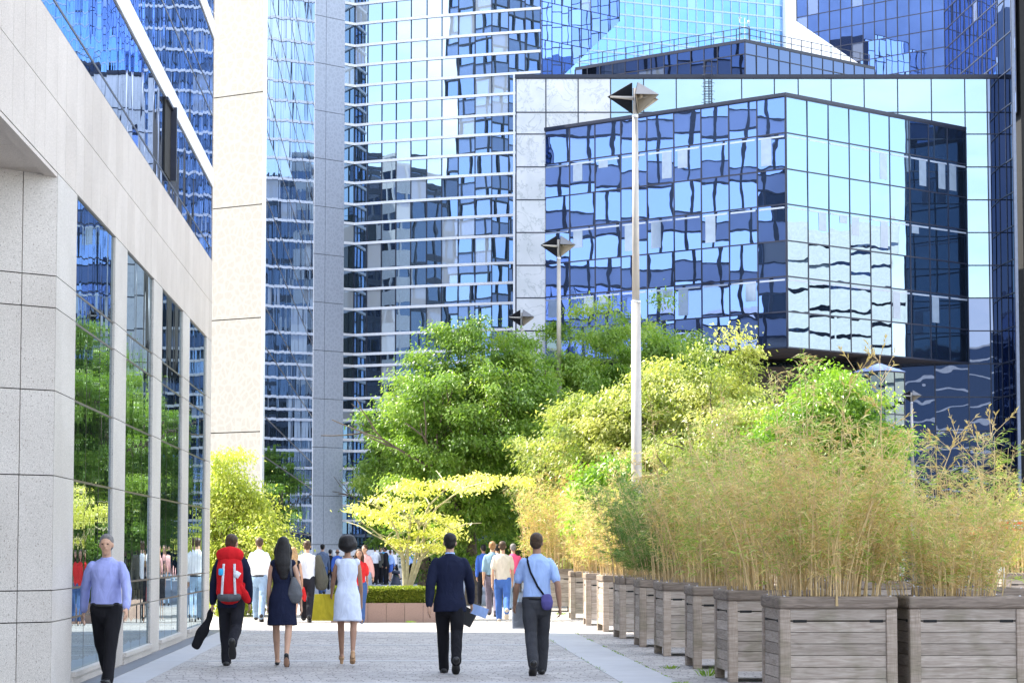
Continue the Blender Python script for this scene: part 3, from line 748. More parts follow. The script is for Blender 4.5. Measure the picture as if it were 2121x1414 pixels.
# ------------------------------------------------------------------ neighbours that only the mirrors see
def neighbour(name, label, lo, hi, gl, bandm, step=3.2, bandh=1.1, colw=1.6, pm=None):
    t = thing(name, label, 'building'); x0, y0 = lo; x1, y1 = hi[:2]; h = hi[2]
    g = MB(); w = MB(); f = MB()
    for (A, B) in (((x0, y0), (x1, y0)), ((x1, y0), (x1, y1)), ((x1, y1), (x0, y1)), ((x0, y1), (x0, y0))):
        A = Vector(A); B = Vector(B); d = B - A; Ln = d.length; d.normalize(); n = Vector((d.y, -d.x))
        for z in frange(0, h, step):
            z1 = min(z + step - bandh, h)
            k = max(1, int(Ln / colw))
            for i in range(k): pane_face(g, A, d, n, Ln*i/k, Ln*(i+1)/k, z, z1, -.05, .002)
            w.fbox(A, d, n, 0, Ln, -.1, .05, z1, min(z + step, h))
            if pm: f.fbox(A, d, n, 0, Ln, -.06, .09, z1 - .08, z1 + .05); f.fbox(A, d, n, 0, Ln, -.06, .09, z - .05, z + .05)
        k = max(1, int(Ln / (colw)))
        for i in range(k + 1): f.fbox(A, d, n, Ln*i/k - .1, Ln*i/k + .1, -.06, .08, 0, h)
    g.build('glazing', gl, t); w.build('floor_band', bandm, t); f.build('piers', pm or bandm, t)
    prism('roof', [(x0, y0), (x1, y0), (x1, y1), (x0, y1)], h - .1, h + .4, bandm, t); return t
M_BLUEP = simple('blue_grey_panel', (.34, .42, .60), .45, var=.06); M_STONE2 = simple('buff_stone', (.62, .60, .57), .7, var=.1)
M_DKP = simple('dark_panel', (.05, .06, .09), .5)
neighbour('blue_grid_office', 'blue grey gridded office block seen only in the box glass', (-34, 112), (-24, 150, 62), glass('grid_office_glass', (.40, .50, .76), (.03, .06, .12), .8, .004, .6, blind=.15), simple('light_blue_panel', (.30, .40, .64), .4, var=.08, nscale=.4), 3.4, 1.3, 1.7, M_MULL)
neighbour('dark_banded_office', 'dark banded office block mirrored in the striped tower', (-150, 90), (-100, 190, 47), G_DARK, M_DKP, 3.6, .6, 2.0)
neighbour('buff_stone_office', 'buff stone office block mirrored in the pale side of the box', (95, 96), (130, 142, 27), G_DARK, M_STONE2, 1.7, 1.45, 5.0)
neighbour('pale_stone_tower', 'pale stone tower mirrored in the striped tower beside the dark block', (-98, 118), (-90, 126, 46), G_DARK, M_STONE2, 3.2, 1.8, 1.6)
neighbour('glass_office_behind', 'glass office block behind the viewpoint mirrored in the marble building', (-60, -190), (90, -160, 36), G_DARK, M_STONE2, 3.4, .35, 31.0)
neighbour('right_side_office', 'pale office block right of the street beyond the frame', (60, 20), (84, 80, 24), G_TOWER, M_STONE2, 3.3, 1.3, 1.8)
# ------------------------------------------------------------------ planters with bamboo
def make_planter(label):
    t = thing('wooden_planter', label, 'planter', (0, 0, 0), 0, 'square wooden planters lining the walk')
    S = .615; H0 = .13; zc0 = .97; H = 1.10
    b = MB()
    for sx in (-1, 1):
        for s2 in (-1, 1):
            b = MB(); b.box((min(sx*S, sx*(S-.115)), min(s2*S, s2*(S-.115)), 0), (max(sx*S, sx*(S-.115)), max(s2*S, s2*(S-.115)), zc0 - .002)); bevel(b.build('post', W_POST, t), .012, 2)
    pn = [H0 + .12 * k for k in range(1, 7)] + [zc0]
    for k in range(4):
        Mx = Matrix.Rotation(math.pi/2 * k, 4, 'Z'); b = MB(); zz = [H0] + pn
        for j in range(len(zz) - 1):
            o = random.uniform(-.002, .002)
            if j == 5:   # boards that leave the two dark slots under the top plank
                b.box((-S + .117, -S + .018 + o, zz[j] + .003), (S - .117, -S + .05, zz[j+1] - .012), M=Mx)
            elif j == len(zz) - 2: b.box((-S + .117, -S + .018 + o, zz[j] + .003), (S - .117, -S + .05, zz[j+1] - .003), M=Mx)
            else: b.box((-S + .117, -S + (.018 if j else .010) + o, zz[j] + .003), (S - .117, -S + .05, zz[j+1] - .003), M=Mx)
        w = b.build('plank_side', W_PLANK, t)
        for c in (-.40, .40):
            d = MB(); d.box((c - .07, -S + .0125, zz[6] - .020), (c + .07, -S + .049, zz[6] + .008), M=Mx)
            d.build('slot', M_DARK, w)
        c = MB(); c.box((-S - .012, -S - .012, zc0), (S + .012, -S + .10, H), M=Mx) if k % 2 == 0 else c.box((-S + .102, -S - .012, zc0), (S - .102, -S + .10, H), M=Mx)
        bevel(c.build('cap_rail', W_CAP, t), .03, 3)
    s = MB(); s.box((-S + .051, -S + .051, H0 + .02), (S - .051, S - .051, H - .14)); s.build('soil', simple('dark_soil', (.05, .04, .03), .95), t)
    s = MB()
    for sx in (-1, 1):
        for s2 in (-1, 1): s.ball((sx * (S - .06), s2 * (S - .06), H), .014, .014, .008, 8, 4)
    s.build('cap_bolt', M_WHITE2, t)
    return t

def blade(b, p, d, ln, w, r=None):
    d = d.normalized(); s = d.cross(Vector((random.uniform(-1, 1), random.uniform(-1, 1), random.uniform(-1, 1)))).normalized() * w
    m = p + d * ln * .4; e = p + d * ln + Vector((0, 0, -ln * .25))
    b.face([p, m + s, e, m - s], 0, r)
def bamboo_mesh(seed, n, hmin, hmax, lean, leafm, leaves, tall=0, base=.5, blen=.5, lw=.0065, low=.15):
    random.seed(seed); c = MB(); l = MB()
    for k in range(n + tall):
        x, y = random.uniform(-base, base), random.uniform(-base, base)
        h = (hmin + (hmax - hmin) * random.random() ** .8) if k < n else random.uniform(hmax * 1.0, hmax * 1.4)
        a = math.atan2(y, x) + random.uniform(-.7, .7); ln = lean * random.random() ** .7 * (h / hmax) * (1 if k < n else .35)
        ex_, ey = math.cos(a) * ln, math.sin(a) * ln
        pts = []
        for i in range(6):
            t = i / 5; pts.append(Vector((x + ex_ * t ** 1.6, y + ey * t ** 1.6, 1.0 + h * t - .12 * ln * t * t)))
        r0 = random.uniform(.005, .012)
        c.tube(pts, [r0 * (1 - .75 * i / 5) for i in range(6)], 4, cap=False)
        nb = int((15 if k < n else 14) * h / hmax)
        for q in range(nb):
            t = random.uniform(low, 1.0) if k < n else random.uniform(.45, 1); i = min(4, int(t * 5)); p = pts[i].lerp(pts[i+1], t * 5 - i)
            aa = random.uniform(0, 6.28); up = random.uniform(.2, 1.1)
            d = Vector((math.cos(aa), math.sin(aa), up)).normalized(); bl = random.uniform(.2, 1) * blen * (1.15 - .6 * t)
            e = p + d * bl; c.tube([p, p.lerp(e, .5) + Vector((0, 0, .02)), e], [.0026, .002, .0012], 3, cap=False)
            nl = int(leaves * random.uniform(.5, 1.4))
            rr = min(.999, max(0, random.gauss(.5, .3)))
            for z in range(nl):
                s = p.lerp(e, random.uniform(.15, 1.0)) + Vector((random.gauss(0, .02), random.gauss(0, .02), random.gauss(0, .02)))
                dd = d * random.uniform(.2, 1) + Vector((random.uniform(-1, 1), random.uniform(-1, 1), random.uniform(-.7, .6)))
                blade(l, s, dd, random.uniform(.06, .16), lw * random.uniform(.7, 1.3), min(.999, max(0, rr + random.uniform(-.25, .25))))
    return c.mesh('bamboo_culms', M_CULM), l.mesh('bamboo_leaves', leafm)
BAM = {
 'dry': bamboo_mesh(1, 110, .8, 2.1, .85, LEAF_T, 8, 9, low=.2),
 'dry2': bamboo_mesh(2, 110, .7, 2.0, .8, LEAF_T, 8, 7, low=.2),
 'half': bamboo_mesh(3, 95, .8, 2.0, .8, LEAF_TG, 9, 8),
 'green': bamboo_mesh(4, 90, .9, 1.9, .7, LEAF_BG, 18, 0),
}
def bamboo(x, y, kind, label, rz=0, s=1.0, sz=1.0):
    t = thing('bamboo_clump', label, 'bamboo', (x, y, 1.0 - sz), rz, 'bamboo clumps in the wooden planters'); t.scale = (s, s, sz)
    for nm, me in zip(('culms', 'leaves'), BAM[kind]):
        o = bpy.data.objects.new(nm, me); COL.objects.link(o); o.parent = t
    return t
row = [1612, 1505, 1436, 1370.6, 1324, 1281, 1246, 1213.5, 1182]
ordn = ['nearest', 'second', 'third', 'fourth', 'fifth', 'sixth', 'seventh', 'eighth', 'farthest']
pl0 = None; random.seed(5)
kinds = [('dry', 1.0, .92), ('dry2', 1.0, .98), ('half', 1.0, 1.0), ('dry', 1.0, 1.0), ('green', 1.0, 1.03), ('green', 1, 1.0), ('dry2', 1, .95), ('dry', 1.0, .95), ('dry2', 1, .95)]
kn = {'dry': 'dry tan bamboo', 'dry2': 'dry tan bamboo', 'half': 'half green bamboo', 'green': 'dense green bamboo'}
for i, p in enumerate(row):
    y = 3.9 * F / (p - 832.0) + .615; x = 3.9 + .615
    lit = 'sunlit' if i > 5 else 'shaded'
    lab = ('shaded weathered wooden planter, %s from the camera in the long row' % ordn[i]) if i < 6 else ('sunlit weathered wooden planter, %s in the long row' % ordn[i])
    if pl0 is None: pl0 = make_planter(lab); o = pl0; o.location = (x, y, 0)
    else: o = clone(pl0, (x, y, 0), random.choice((0, 1, 2, 3)) * math.pi / 2, label=lab)
    o.rotation_euler.z += R(random.uniform(-1.5, 1.5))
    k, s, szz = kinds[i]
    bamboo(x, y, k, '%s clump growing in the %s planter of the long row' % (kn[k], ordn[i]), random.uniform(0, 6.2), s, szz)
extra = [(5.26 + .62, 27.6, 'dry2', 'wide weathered planter at the right edge beside the nearest one', 'dry tan bamboo in the planter at the right edge'),
         (13.6, 56.5, 'half', 'distant wooden planter seen through the bamboo at the right edge', 'half green bamboo in the distant planter at the right edge'),
         (3.25 + .62, 68.5, 'dry', 'shaded wooden planter standing alone behind the man in light blue', 'tall tan bamboo in the planter behind the man in light blue'),
         (7.3, 33.5, 'half', 'wooden planter of the back row, hidden behind the nearest bamboo', 'half green bamboo of the back row behind the nearest planter'),
         (7.3, 41.0, 'half', 'wooden planter of the back row, second from the camera', 'half green bamboo of the back row, second from the camera'),
         (7.6, 49.0, 'green', 'wooden planter of the back row, behind the green bamboo', 'green bamboo of the back row, beyond the green clump')]
for (x, y, k, l1, l2) in extra:
    clone(pl0, (x, y, 0), 0, label=l1)
    bamboo(x - (.12 if y < 28 else 0), y, k, l2, random.uniform(0, 6.2), (.86 if y < 28 else 1.0), .66 if y < 28 else (1.25 if y > 60 else (.82 if y < 38 else 1.0)))

# ------------------------------------------------------------------ lamps
def shell(t, az, tiltz=0):
    Mz = Matrix.Rotation(az, 4, 'Z')
    T = Vector((.07, 0, .34)); Bt = Vector((.07, 0, -.34)); P = Vector((.60, 0, .02)); Q = Vector((.20, -.30, .03))
    V = [Mz @ v for v in (T, Bt, P, Q)]
    def plate(mb, pts, mi, th=.012):
        n = (pts[1] - pts[0]).cross(pts[2] - pts[0]).normalized() * th
        c = sum(pts, Vector()) / 3; cen = sum(V, Vector()) / 4
        if n.dot(c - cen) < 0: n = -n
        a = [p + n for p in pts]; mb.face(a, mi); mb.face(pts, 1)
        for i in range(3): mb.face([pts[i], pts[(i+1) % 3], a[(i+1) % 3], a[i]], mi)
    b = MB(); plate(b, [V[0], V[1], V[2]], 0); plate(b, [V[0], V[2], V[3]], 2); plate(b, [V[0], V[3], V[1]], 0)
    o = b.build('lamp_shell', [M_LAMPB, M_LAMPI, M_LAMPG], t)
    b = MB(); b.tube([Mz @ Vector((.05, .02, 0)), Mz @ Vector((.54, .035, .02))], [.045, .02], 8); b.build('arm', M_METAL, t)
    b = MB(); b.ball(Mz @ Vector((.20, -.08, .02)), .05, .05, .05); b.build('bulb', M_LAMPI, o)
def make_lamp(label, Hl=11.3):
    t = thing('street_lamp', label, 'street lamp', (0, 0, 0), 0, 'tall street lamps with folded pyramid heads')
    b = MB(); b.tube([(0, 0, 0), (0, 0, Hl * .61)], [.125, .10], 20); b.tube([(0, 0, Hl * .61), (0, 0, Hl - .38)], [.082, .06], 20); b.tube([(0, 0, Hl - .38), (0, 0, Hl + .22)], [.055, .052], 16)
    b.build('pole', M_METAL, t, True)
    b = MB(); b.tube([(0, 0, Hl * .61 - .02), (0, 0, Hl * .61 + .02)], .104, 20); b.tube([(0, 0, Hl - .42), (0, 0, Hl - .35)], .066, 16); b.build('collar', M_WHITE2, t, True)
    b = MB(); b.tube([(0, 0, 0), (0, 0, .25)], [.2, .14], 16); b.build('base', M_METAL, t)
    t2 = Hl
    for az in (R(-38), R(28), R(182)):
        n0 = len(t.children)
        shell(t, az)
    for c in t.children:
        if c.name.startswith(('lamp_shell', 'arm')): c.location.z = Hl
    return t
XL = 5.0
lamp = make_lamp('nearest street lamp, a tall sunlit cream pole rising from the bamboo')
lamp.location = (XL, (XL * F) / (1318 - 832.0), 0)
clone(lamp, (XL, XL * F / (1157 - 832.0), 0), 0.12, label='second street lamp, rising from the green trees before the marble frame')
clone(lamp, (XL, XL * F / (1080 - 832.0), 0), 0.05, label='third street lamp, its head just above the left green tree')
ll = clone(lamp, (33.2, 168, 0), 0.0, label='small distant street lamp among bare stalks at the right, before dark glass')
p = at(1892, 1140, 108); ll.location = (p.x, 108, 0); ll.scale = (.78, .78, (zat(p.x, 108, 820)) / 11.3)

# ------------------------------------------------------------------ trees
def branch(b, p, d, ln, r, lev, tips, spread=.6, up=.15):
    n = 4; pts = [p]; q = p.copy(); dd = d.normalized()
    for i in range(n):
        dd = (dd + Vector((random.gauss(0, .12), random.gauss(0, .12), random.gauss(0, .08) + up * .2))).normalized(); q = q + dd * ln / n; pts.append(q.copy())
    b.tube(pts, [r * (1 - .45 * i / n) for i in range(n + 1)], 8 if r > .03 else 5, cap=False)
    if lev == 0: tips.append((q, dd)); return
    for k in range(random.choice((3, 4)) if lev > 1 else 3):
        a = random.uniform(0, 6.28); o = dd.orthogonal().normalized(); o.rotate(Matrix.Rotation(a, 3, dd))
        nd = (dd + o * random.uniform(.5, 1.0) * spread * 1.4 + Vector((0, 0, up))).normalized()
        st = pts[random.choice((2, 3, 4))] if k else pts[-1]
        branch(b, st, nd, ln * random.uniform(.6, .85), r * .55, lev - 1, tips, spread, up)
def make_tree(name, label, cat, x, y, base_z, H, rx, ry, zc, rz_, leaf, nclump, nleaf, lsize, seed, bark=M_BARK, tr=.16, droop=.5, trunk_h=None, clumpr=.45, group=None, flat=.6):
    random.seed(seed); t = thing(name, label, cat, (x, y, 0), 0, group)
    b = MB(); tips = []; th = trunk_h or H * .3
    pts = [Vector((0, 0, base_z)), Vector((.05, 0, base_z + th * .5)), Vector((0, .05, base_z + th))]
    b.tube(pts, [tr * 1.3, tr, tr * .9], 10, cap=False)
    for k in range(6):
        a = 6.28 * k / 6 + random.uniform(-.3, .3)
        branch(b, pts[-1] + Vector((0, 0, -.2 * (k % 3))), Vector((math.cos(a) * rx, math.sin(a) * ry, (H - th) * random.uniform(.5, 1.0))), (H - th) * .42, tr * .55, 2, tips)
    b.build('trunk', bark, t, True)
    l = MB(); cs = []
    for k in range(nclump):
        # clump centres mostly near an uneven envelope
        while True:
            v = Vector((random.uniform(-1, 1), random.uniform(-1, 1), random.uniform(-1, 1)))
            if .05 < v.length < 1: break
        u = v.normalized(); rad = random.uniform(.25, 1.12) ** .6
        bump = 1.04 + .36 * noise.noise(u * 1.9 + Vector((seed * 1.7, 0, 0))) + .30 * noise.noise(u * 4.5 + Vector((0, seed * 1.3, 0)))
        c = Vector((u.x * rx, u.y * ry, u.z * rz_)) * rad * bump + Vector((0, 0, zc)); cs.append(c)
    for tp, d in tips:
        e = Vector(((tp.x) / rx, tp.y / ry, (tp.z - zc) / rz_))
        if e.length < 1.3: cs.append(tp)
    for c in cs:
        cr_ = clumpr * random.uniform(.6, 1.35); rr = random.gauss(.5, .2); nl = int(nleaf * random.uniform(.6, 1.4)); od = Vector((c.x, c.y, 0)).normalized() if Vector((c.x, c.y, 0)).length > .01 else Vector((1, 0, 0))
        for k in range(nl):
            p = c + Vector((random.gauss(0, cr_ * .5), random.gauss(0, cr_ * .5), random.gauss(0, cr_ * .5 * flat)))
            d = (od * random.uniform(.0, 1) + Vector((random.uniform(-1, 1), random.uniform(-1, 1), -droop + random.uniform(-.5, .5)))).normalized()
            s = d.cross(Vector((random.uniform(-.6, .6), random.uniform(-.6, .6), 1))).normalized(); L_ = lsize * random.uniform(.6, 1.3); w = L_ * .26
            m = p + d * L_ * .45; l.face([p, m + s * w + Vector((0, 0, .01)), p + d * L_ - Vector((0, 0, L_ * .15)), m - s * w + Vector((0, 0, .01))], 0, min(.999, max(0, rr + random.uniform(-.22, .22))))
    l.build('crown', leaf, t); return t
def txy(px, Y): return gx(px, Y)
make_tree('street_tree', 'large dense green tree behind the golden tree, left of the lamp poles', 'tree', txy(975, 76), 76, 0, 8.0, 2.5, 2.5, 4.8, 3.15, LEAF_G, 380, 260, .115, 11, group='trees on the plaza', trunk_h=2.2)
make_tree('street_tree', 'lower green tree at the left front of the dense one, by the striped tower', 'tree', txy(875, 80), 80, 0, 5.4, 1.75, 1.8, 3.6, 2.2, LEAF_G, 170, 240, .115, 12, group='trees on the plaza', trunk_h=2.0)
make_tree('street_tree', 'green tree behind the tall cream lamp pole, top before the blue box', 'tree', txy(1220, 84), 84, 0, 8.7, 2.9, 2.6, 5.2, 3.4, LEAF_G, 330, 260, .125, 13, group='trees on the plaza', trunk_h=2.6)
make_tree('street_tree', 'green tree peaking under the lower left corner of the glass box', 'tree', txy(1375, 88), 88, 0, 8.9, 2.3, 2.4, 6.0, 3.0, LEAF_G, 260, 260, .125, 14, group='trees on the plaza', trunk_h=3)
make_tree('street_tree', 'large pale yellow-green tree right of the cream lamp pole', 'tree', txy(1400, 68), 68, 0, 6.6, 2.9, 2.3, 3.75, 2.75, LEAF_Y, 360, 260, .11, 15, group='trees on the plaza', trunk_h=1.8)
make_tree('street_tree', 'small yellow-green tree left of the cream lamp pole', 'tree', txy(1225, 72), 72, 0, 5.4, 1.7, 1.7, 3.2, 2.1, LEAF_Y, 190, 240, .11, 16, group='trees on the plaza', trunk_h=1.5)
make_tree('street_tree', 'lime green tree under the right part of the glass box', 'tree', txy(1722, 60), 60, 0, 5.5, 1.55, 1.7, 3.3, 2.2, LEAF_L, 270, 250, .105, 17, group='trees on the plaza', trunk_h=1.5)
make_tree('street_tree', 'pale yellow tree between the lime tree and the large pale one', 'tree', txy(1560, 64), 64, 0, 5.4, 1.7, 1.6, 3.2, 2.0, LEAF_Y, 220, 240, .105, 18, group='trees on the plaza', trunk_h=1.5)
make_tree('street_tree', 'dark green tree filling the gap behind the people at centre', 'tree', txy(1060, 104), 100, 0, 7.0, 3.6, 2.2, 3.9, 3.0, LEAF_G, 240, 220, .14, 19, group='trees on the plaza', trunk_h=2)
make_tree('street_tree', 'low green tree far behind the dry bamboo at the right', 'tree', txy(2095, 96), 96, 0, 3.2, 1.6, 1.6, 1.9, 1.3, LEAF_L, 80, 150, .14, 20, group='trees on the plaza', trunk_h=.8)
make_tree('street_tree', 'small green tree far off between the pebble pier and the dense green tree', 'tree', -.5, 150, 0, 7.2, 1.8, 1.8, 4.3, 2.7, LEAF_L, 160, 200, .15, 24, group='trees on the plaza', trunk_h=2)
make_tree('leafy_sapling', 'slender lime sapling growing between the dry bamboo clumps', 'sapling', txy(1255, 58), 58, 0, 3.6, .45, .45, 2.5, 1.15, LEAF_L, 40, 110, .12, 21, trunk_h=1.0, tr=.03)
make_tree('shrub', 'bright yellow-green shrub in the sun against the pebble wall', 'shrub', gx(478, 64), 64, 0, 3.5, .72, .9, 1.85, 1.85, LEAF_SH, 190, 230, .085, 22, trunk_h=.4, tr=.05)
make_tree('shrub', 'small feathery green shrub leaning right beside the bright shrub', 'shrub', gx(545, 63), 63, 0, 2.6, .5, .6, 1.5, 1.0, LEAF_SH, 45, 110, .10, 23, trunk_h=.3, tr=.03)
# bare stalks above the bamboo
def stalk(px, Y, top, label, seed):
    random.seed(seed); x = gx(px, Y); h = zat(x, Y, top); t = thing('dry_stalk', label, 'plant', (x, Y, 0), 0, 'tall dry stalks above the bamboo')
    c = MB(); l = MB(); pts = [Vector((random.gauss(0, .02) * i, 0, 1 + (h - 1) * i / 6)) for i in range(7)]
    c.tube(pts, [.010 - .0011 * i for i in range(7)], 5, cap=False)
    for k in range(16):
        tt = random.uniform(.35, 1); i = min(5, int(tt * 6)); p = pts[i].lerp(pts[i+1], tt * 6 - i); a = random.uniform(0, 6.28)
        d = Vector((math.cos(a), math.sin(a) * .6, random.uniform(.5, 1.3))).normalized(); ln = random.uniform(.25, .6) * (1.3 - tt * .7)
        q = p + d * ln; c.tube([p, q], [.004, .0018], 3, cap=False)
        for z in range(9):
            s = p.lerp(q, random.uniform(.3, 1)); blade(l, s, d + Vector((random.uniform(-.8, .8), random.uniform(-.8, .8), random.uniform(-.2, .8))), random.uniform(.05, .12), .008, random.uniform(0, .5))
    c.build('stem', M_CULM, t); l.build('leaves', LEAF_T, t)
stalk(1822, 28.2, 735, 'tallest bare dry stalk, rising before the glass pavilion', 31); stalk(1968, 28.0, 880, 'bare dry stalk right of the small distant lamp', 32)
stalk(2056, 27.6, 890, 'bare dry stalk before the dark glass at the far right', 33); stalk(1760, 28.4, 770, 'thin dry stalk just left of the tallest one', 34)

# golden multi-stem tree in the raised bed
random.seed(41)
gt = thing('golden_tree', 'small golden-leaved tree with pale splayed stems in the hedged bed', 'tree', (gx(845, 60.5), 60.5, 0))
b = MB(); tips = []
def gp(px, py, dy=0): v = at(px, py, 60.5 + dy); return Vector((v.x - gt.location.x, dy, v.z))
stems = [[(838, 1216), (836, 1160), (822, 1100), (800, 1060), (775, 1040)], [(846, 1216), (868, 1160), (900, 1120), (935, 1095)], [(842, 1216), (845, 1140), (850, 1080), (858, 1030)],
         [(840, 1216), (832, 1150), (800, 1120), (770, 1105)], [(850, 1216), (874, 1150), (880, 1090), (905, 1050), (960, 1010), (1030, 992)], [(845, 1216), (862, 1150), (868, 1090), (890, 1045), (925, 1010)]]
for k, s in enumerate(stems):
    dy = random.uniform(-.7, .7); P = [gp(px, py, dy * i / (len(s) - 1)) for i, (px, py) in enumerate(s)]
    b.tube(P, [.044 - .03 * i / (len(P) - 1) for i in range(len(P))], 8, cap=False)
    for q in range(6):
        i = random.randrange(1, len(P)); a = random.uniform(0, 6.28); e = P[i] + Vector((math.cos(a) * .7, math.sin(a) * .7, random.uniform(.1, .5))); b.tube([P[i], P[i].lerp(e, .5) + Vector((0, 0, .05)), e], [.02, .014, .006], 5, cap=False)
b.build('stems', M_BARKP, gt, True)
l = MB()
pads = [(740, 1052, .28), (775, 1075, .36), (790, 1030, .38), (830, 1012, .34), (800, 1062, .4), (850, 1045, .42), (880, 1020, .36), (830, 1085, .36), (770, 1060, .3), (905, 1005, .36), (935, 1000, .34), (960, 990, .3), (990, 988, .28), (1025, 990, .26), (1065, 993, .2), (1000, 1005, .24),
        (880, 1065, .38), (915, 1075, .36), (945, 1085, .26), (905, 1100, .38), (935, 1105, .3), (870, 1105, .3), (850, 1128, .34), (885, 1130, .34), (910, 1135, .24), (825, 1118, .26), (850, 1000, .3), (960, 1010, .3), (820, 1045, .34), (1090, 996, .14)]
for (px, py, r_) in pads:
    for rep_ in range(2):
        c = gp(px + random.uniform(-8, 8), py + random.uniform(-3, 3), random.uniform(-.8, .8)); rr = random.gauss(.55, .2)
        for k in range(95):
            p = c + Vector((random.gauss(0, r_ * .55), random.gauss(0, r_ * .55), random.gauss(0, .055)))
            d = Vector((random.uniform(-1, 1), random.uniform(-1, 1), -.55 + random.uniform(-.4, .3))).normalized(); s = d.cross(Vector((0, 0, 1))).normalized(); L_ = random.uniform(.06, .11); w = L_ * .3; m = p + d * L_ * .45
            l.face([p, m + s * w, p + d * L_, m - s * w], 0, min(.999, max(0, rr + random.uniform(-.3, .3))))
l.build('crown', LEAF_GOLD, gt)
# raised bed with hedge
bx0, bx1 = gx(745, 58) - .62, gx(905, 58) + .1
bed = thing('raised_bed', 'low raised bed faced with pinkish brown granite under the golden tree', 'planting bed', ((bx0 + bx1) / 2, 57.7, 0))
hw = (bx1 - bx0) / 2
M_PINK = granite('pinkish_granite', (.22, .14, .11), (.34, .23, .185), (.44, .32, .27))
f = MB(); us = [-hw + k * (2 * hw / 6) for k in range(7)]
panels(f, Vector((0, 0)), Vector((1, 0)), Vector((0, -1)), us, [0, .43], .12, .008)
for sx in (-1, 1): f.box((min(sx*hw, sx*(hw - .12)), .125, 0), (max(sx*hw, sx*(hw - .12)), 5.4, .43))
f.box((-hw, 5.41, 0), (hw, 5.53, .43)); f.build('granite_wall', M_PINK, bed)
f = MB(); f.box((-hw + .125, .125, 0), (hw - .125, 5.4, .36)); f.build('soil', simple('dark_soil', (.05, .04, .03), .95), bed)
hg = thing('clipped_hedge', 'low clipped yellow-green hedge filling the raised bed', 'hedge', (bed.location.x, 57.7, 0)); random.seed(51)
l = MB(); hz0, hz1 = .38, .74
def hleaf(p, n_):
    d = (n_ * random.uniform(.2, 1) + Vector((random.uniform(-1, 1), random.uniform(-1, 1), random.uniform(-1, 1)))).normalized(); s = d.cross(Vector((.3, .2, 1))).normalized(); L_ = random.uniform(.025, .05); m = p + d * L_ * .5
    l.face([p, m + s * L_ * .4, p + d * L_, m - s * L_ * .4], 0)
for k in range(13000):
    x = random.uniform(-hw + .03, hw - .03); z = hz0 + (hz1 - hz0) * random.random(); o = .03 * noise.noise(Vector((x * 3, z * 4, 0))); hleaf(Vector((x, .12 + o + random.uniform(-.03, .05), z)), Vector((0, -1, 0)))
for k in range(16000):
    x = random.uniform(-hw + .03, hw - .03); y = random.uniform(.1, 1.6); o = .035 * noise.noise(Vector((x * 3, y * 4, 3))); hleaf(Vector((x, y, hz1 + o + random.uniform(-.05, .02))), Vector((0, 0, 1)))
for k in range(5000):
    hleaf(Vector((random.choice((-1, 1)) * (hw - .08) + random.uniform(-.03, .03), random.uniform(.1, 1.6), random.uniform(hz0, hz1))), Vector((0, 0, .3)))
l.build('foliage', LEAF_H, hg)
f = MB(); f.box((-hw + .13, .2, .362), (hw - .13, 1.5, hz1 - .07)); f.build('inner_twigs', simple('hedge_twigs', (.05, .055, .02), .9), hg)
# weeds
def weed(px, py, h, label, seed):
    random.seed(seed); p = at(px, py, 1); d = ray(px, py); t_ = -EYE / d.z; x, y = d.x * t_, d.y * t_
    b = MB()
    for k in range(70):
        a = random.uniform(0, 6.28); rr = random.uniform(0, .11); q = Vector((math.cos(a) * rr, math.sin(a) * rr, .01)); blade(b, q, Vector((math.cos(a) * .5, math.sin(a) * .5, random.uniform(.4, 1.2))), h * random.uniform(.3, 1), .006, random.random())
    o = b.build('weed', LEAF_L, None); o.location = (x, y, 0); tag(o, label, 'weed', 'weeds in the paving')
weed(1388, 1386, .10, 'low grass tuft in the paving by the fifth planter', 1); weed(1466, 1402, .24, 'upright leafy weed beside the third planter', 2); weed(1162, 1273, .10, 'small grass tuft near the lone far planter', 3)
weed(784, 1288, .16, 'small weed at the foot of the raised bed', 4); weed(850, 1289, .07, 'low yellow weed along the raised bed by the dark suit', 5); weed(1412, 1420, .09, 'tiny grass tuft at the bottom edge by the planters', 6)
random.seed(61); l = MB()
for k in range(900):
    x = random.choice((2.62, 3.32, 3.32)) + random.gauss(0, .012); y = random.uniform(24, 50)
    if noise.noise(Vector((x * 9, y * .8, 2))) < .05: continue
    blade(l, Vector((x, y, .003)), Vector((random.uniform(-1, 1), random.uniform(-1, 1), random.uniform(.2, 1))), random.uniform(.015, .05), .004, random.random())
tag(l.build('joint_moss', LEAF_L), 'thin green moss and grass growing along the joints of the slab strip', 'moss', kind='stuff')
# plaza parapet, bollards, flagpoles, signs
def lowwall(px0, px1, Y, z0, z1, nm, label, mat, cat='wall'):
    a, c = gx(px0, Y), gx(px1, Y); b = MB(); n = max(1, int((c - a) / 2.4))
    for k in range(n): b.box((a + (c - a) * k / n + .01, Y, z0), (a + (c - a) * (k + 1) / n - .01, Y + .4, z1))
    o = b.build(nm, mat); tag(o, label, cat); return o
lowwall(690, 960, 142, 0, .62, 'low_wall', 'low pale stone wall across the far end of the plaza', M_CONC)
r_ = thing('plaza_railing', 'white topped railing on the low wall across the far plaza', 'railing', (gx(690, 142.2), 142.2, 0)); b = MB(); ln = gx(960, 142.2) - gx(690, 142.2)
b.box((0, -.1, 1.32), (ln, .1, 1.62)); b.build('top_rail', M_WHITE, r_); b = MB()
for k in range(int(ln / .5)): b.box((k * .5, -.03, .621), (k * .5 + .05, .03, 1.319))
for z in (.8, 1.0, 1.16): b.box((.06, -.015, z), (ln, .015, z + .05))
b.build('balusters', M_WHITE2, r_)
